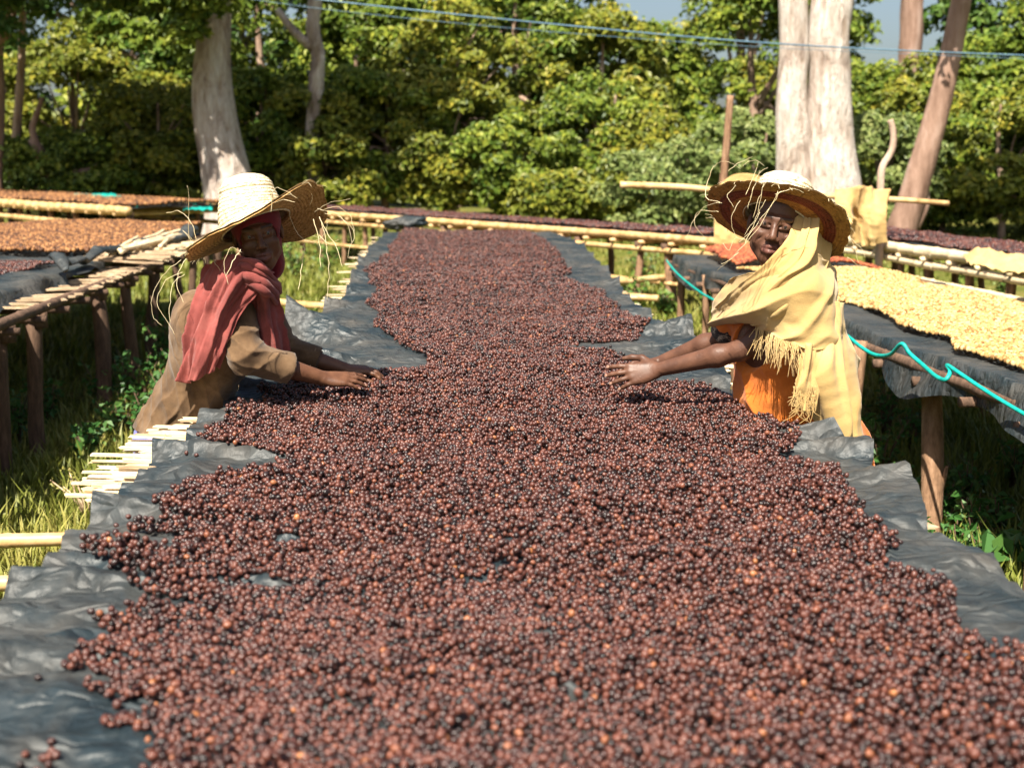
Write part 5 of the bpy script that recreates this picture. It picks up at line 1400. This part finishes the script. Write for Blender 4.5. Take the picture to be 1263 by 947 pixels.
    h, (bx_, by_, ba_), c = hat(root, tuple(hc), (.36, .42, .83), (.26, .20, .94), .110, .238, .165, .088, M['straw_banded'], 2.3, .012, -.004)
    px = [[(918, 300), (930, 282), (948, 258), (964, 236)], [(898, 212), (912, 200), (928, 194)], [(944, 205), (930, 197), (916, 204)], [(960, 236), (936, 280), (908, 312), (884, 334)], [(926, 244), (932, 220), (946, 206)], [(920, 240), (928, 222), (934, 200)], [(934, 262), (940, 236), (948, 216)], [(928, 268), (938, 240), (944, 222)], [(922, 258), (930, 230), (938, 210)],
          [(888, 250), (870, 240), (880, 206), (896, 200), (914, 208)], [(886, 262), (862, 260), (858, 278), (874, 300)], [(890, 250), (868, 256), (852, 280), (846, 294)], [(904, 256), (898, 240), (908, 228)], [(912, 246), (902, 268), (908, 292), (922, 296)], [(936, 262), (926, 284), (912, 300)], [(944, 246), (930, 272), (918, 290)], [(1044, 318), (1052, 322), (1060, 330)], [(1048, 296), (1056, 312), (1058, 324)], [(1046, 292), (1062, 306), (1068, 318)], [(956, 240), (976, 232), (992, 238)], [(912, 312), (900, 320), (890, 326)], [(892, 300), (900, 308), (902, 300), (908, 292)]]
    for k, q in enumerate(px):
        strands('straw', [[at_y(x, y, 3.93 + .02 * math.sin(k * 1.9) + (.10 if x < 886 or x > 1030 else 0)) for i, (x, y) in enumerate(q)]], .0014, M['straw_loose'], h, kink=.004)
    return root
woman_yellow()
# ------------------------------------------------------------ cloth rack, wires, weeds, small things
YR = 12.7
rack = thing('cloth_rack', tuple(np.append(at_y(893, 300, YR)[:2], 0)), 'rough pole rack with a crossbar, yellow cloths hung over it', 'rack')
def px_pole(name, path, Y, r0, r1, mat, parent=None, foot=False):
    p = [at_y(x, y, Y) for x, y in path]
    if foot: p.insert(0, np.array([p[0][0], Y, -.1]))
    p = np.array(p); t = np.linspace(0, len(p) - 1, len(p) * 5); sp = np.stack([cat_interp(p[:, k], t) for k in range(3)], 1)
    m = MB(); m.tube([tuple(q) for q in sp], list(np.linspace(r0, r1, len(sp))), 9); return m.build(name, mat, parent)
px_pole('post', [(886, 310), (890, 250), (896, 180), (901, 118)], YR, .05, .034, M['post'], rack, True)
px_pole('post', [(1085, 300), (1086, 240), (1088, 208), (1100, 186), (1102, 165), (1098, 148)], YR, .042, .030, M['bark_thin'], rack, True)
px_pole('crossbar', [(765, 228), (840, 231), (900, 236), (1000, 241), (1100, 246), (1170, 251)], YR - .06, .034, .026, M['bamboo'], rack)
patch('yellow_cloth', [[(1030, 233, YR - .12), (1050, 233, YR - .13), (1071, 234, YR - .12), (1093, 236, YR - .12)], [(1032, 258, YR - .20), (1052, 256, YR - .17), (1073, 258, YR - .21), (1092, 258, YR - .15)], [(1038, 276, YR - .2), (1054, 272, YR - .12), (1074, 276, YR - .24), (1090, 272, YR - .14)], [(1052, 300, YR - .18), (1062, 303, YR - .14), (1078, 304, YR - .2), (1088, 292, YR - .14)]], M['shawl'], None, 50, 50, ((1.5, .09, .1, .1), (3, .03, .4, .1)), .012, .03, .004, 21.)
tag(bpy.context.scene.collection.objects[-1], 'folded yellow cloth hung over the crossbar beside the crooked post', 'cloth')
patch('yellow_cloth', [[(884, 232, YR - .13), (905, 216, YR - .12), (935, 218, YR - .13), (962, 234, YR - .12)], [(882, 262, YR - .2), (906, 262, YR - .17), (936, 262, YR - .21), (962, 262, YR - .15)], [(880, 300, YR - .18), (905, 304, YR - .2), (936, 304, YR - .16), (962, 300, YR - .2)]], M['shawl'], None, 50, 50, ((1.6, .03, .1, .05),), .012, .01, .004, 24.)
tag(bpy.context.scene.collection.objects[-1], 'wide yellow cloth spread over the straight post of the rack', 'cloth')
patch('ochre_cloth', [[(1188, 315, 10.5), (1225, 311, 10.2), (1262, 313, 10.0), (1300, 318, 9.8)], [(1192, 322, 10.2), (1228, 322, 9.9), (1264, 325, 9.7), (1300, 330, 9.5)], [(1198, 331, 9.95), (1232, 334, 9.72), (1266, 341, 9.5), (1300, 348, 9.3)]], M['shawl'], None, 50, 30, ((1.5, .03, .1, .1),), .01, .01, .01, 31.)
tag(bpy.context.scene.collection.objects[-1], 'ochre cloth thrown over the end of the far bed under the leaning trunk', 'cloth')
for rows, lab in (([[(92, 240, 24.0), (128, 240, 23.4), (152, 244, 22.6), (172, 250, 21.6)], [(90, 247, 22.2), (128, 248, 21.6), (150, 252, 20.8), (170, 257, 20.2)]], 'bright teal net lying along the rail of the distant bed'), ([[(226, 252, 22.2), (245, 252, 22), (262, 254, 21.8)], [(226, 258, 20.6), (245, 259, 20.4), (262, 260, 20.2)]], 'scrap of teal net behind the straw hat of the red scarf woman')):
    o, _ = patch('teal_net', rows, M['teal'], None, 30, 12, ((2, .02, .1, .1),), .01, 0, .01, 41.); tag(o, lab, 'net')

def wire(name, pts, Y, r, label):
    m = MB(); p = np.array([at_y(x, y, Y) for x, y in pts]); t = np.linspace(0, len(p) - 1, 40); sp = np.stack([cat_interp(p[:, k], t) for k in range(3)], 1)
    m.tube([tuple(q) for q in sp], r, 6); tag(m.build(name, M['wire']), label, 'wire')
wire('overhead_wire', [(300, -14), (395, 0), (640, 26), (900, 50), (1100, 62), (1300, 70)], 18, .011, 'thick bluish wire strung across in front of the forest')
wire('overhead_wire', [(300, -2), (420, 14), (640, 36), (900, 56), (1100, 66), (1300, 74)], 18.6, .004, 'thin faint wire just below the thick bluish one')

# bamboo poles low between the beds
for (x0, y0, x1, y1, z, lab) in [(745, 349, 838, 341, .42, 'bamboo pole laid low between the long bed and the parchment bed, before the slanting bed'), (768, 366, 812, 368, .30, 'short cut bamboo pole lying low beside the right edge of the long bed'), (336, 372, 410, 378, .25, 'pale bamboo pole lying in the grass behind the woman in the red scarf')]:
    a, b = at_z(x0, y0, z), at_z(x1, y1, z); tag(bamboo('bamboo_pole', a, b, .04, M['bamboo'], None, .01), lab, 'pole')
    for p in (a + (b - a) * .2, a + (b - a) * .8):
        pass

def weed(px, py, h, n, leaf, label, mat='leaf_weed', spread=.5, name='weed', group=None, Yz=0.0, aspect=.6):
    p = at_z(px, py, Yz); g = float(gz(np.array([p[0]]), np.array([p[1]]))[0])
    root = thing(name, (p[0], p[1], g), label, 'weed', group)
    m = MB(); P, N, T = [], [], []
    for i in range(n):
        a = random.uniform(0, 6.28); s = random.uniform(.2, 1) * spread * h; top = np.array([p[0] + math.cos(a) * s, p[1] + math.sin(a) * s, g + h * random.uniform(.55, 1.05)])
        b = np.array([p[0] + math.cos(a) * s * .2, p[1] + math.sin(a) * s * .2, g]); mid = (b + top) / 2 + np.array([-math.cos(a), -math.sin(a), 1]) * s * .12
        m.tube([tuple(b), tuple(mid), tuple(top)], [.006, .004, .002], 5)
        for k in range(9):
            t = random.uniform(.25, 1.05); q = (b * (1 - t) ** 2 + 2 * mid * t * (1 - t) + top * t * t); P.append(q + RNG.normal(0, leaf * .4, 3)); N.append(RNG.normal(0, .5, 3) + np.array([math.cos(a) * .4, math.sin(a) * .4 - .2, .8])); T.append(random.uniform(.1, .9))
    m.build('stem', M['leaf_weed'] if False else M['post_dark'], root)
    P = np.array(P); put('leaves', leaf_mesh('leaves', P, np.array(N), leaf * RNG.uniform(.6, 1.25, len(P)), np.array(T), aspect), M[mat], root)
    return root
lab1 = 'leafy green weed in the shade beside the old bed with canes'
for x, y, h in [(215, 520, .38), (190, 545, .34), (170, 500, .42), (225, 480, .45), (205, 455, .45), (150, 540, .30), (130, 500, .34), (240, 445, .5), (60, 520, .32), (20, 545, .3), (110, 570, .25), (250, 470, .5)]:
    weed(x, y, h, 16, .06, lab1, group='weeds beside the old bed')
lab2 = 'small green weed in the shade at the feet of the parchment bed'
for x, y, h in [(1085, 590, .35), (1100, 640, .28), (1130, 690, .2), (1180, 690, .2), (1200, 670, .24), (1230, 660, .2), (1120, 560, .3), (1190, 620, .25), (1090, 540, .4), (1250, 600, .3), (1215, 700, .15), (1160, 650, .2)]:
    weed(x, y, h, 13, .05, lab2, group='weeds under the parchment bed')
weed(1247, 712, .20, 6, .13, 'low plant with broad bright green leaves at the edge of the long bed', spread=.7, name='broadleaf_plant', aspect=.5)
lab3 = 'low green weed in the sunlit grass before the slanting bed'
for x, y, h in [(700, 345, .4), (780, 395, .4), (790, 350, .5), (820, 400, .35), (870, 390, .4), (400, 345, .5), (365, 345, .5), (425, 330, .5), (380, 420, .3), (350, 330, .5), (1240, 370, .4), (1190, 365, .4)]:
    weed(x, y, h, 14, .08, lab3, mat='leaf_cool', group='weeds before the slanting bed')
# dry stalks in the sunny grass
root = thing('dry_weed', tuple(at_z(95, 640, 0)), 'dry tan weed stalks with small seed heads in the sunny grass by the cane slats', 'weed')
b = at_z(112, 650, 0); m = MB(); P = []
for tx, ty in [(85, 578), (92, 590), (62, 592), (110, 600), (128, 590), (78, 600)]:
    t = at_z(112, 650, 0) + (at_y(tx, ty, b[1]) - b); t = at_y(tx, ty, b[1]); mid = (b + t) / 2 + np.array([random.uniform(-.03, .03), 0, .03]); m.tube([tuple(b), tuple(mid), tuple(t)], [.006, .005, .003], 5)
    for k in range(14): P.append(t + (mid - t) * random.uniform(0, .5) + RNG.normal(0, .012, 3))
m.build('stem', M['splint_old'], root); P = np.array(P); put('seed_head', leaf_mesh('seed_head', P, RNG.normal(size=P.shape), np.full(len(P), .022), np.full(len(P), .8)), M['grass'], root)
# curled dead leaf by the edge of the plastic
p = at_z(1078, 612, .04)
o, _ = patch('dead_leaf', [[(1070, 606, p[1]), (1080, 602, p[1] + .03), (1090, 604, p[1])], [(1066, 614, p[1] - .02), (1078, 610, p[1] - .06), (1092, 611, p[1] - .02)], [(1068, 622, p[1]), (1078, 620, p[1] + .02), (1088, 617, p[1])]], M['post'], None, 20, 20, ((1, .01, .2, .1),), .003, .02, .003, 51.)
tag(o, 'curled dead brown leaf caught beside the right edge of the plastic sheet', 'leaf')
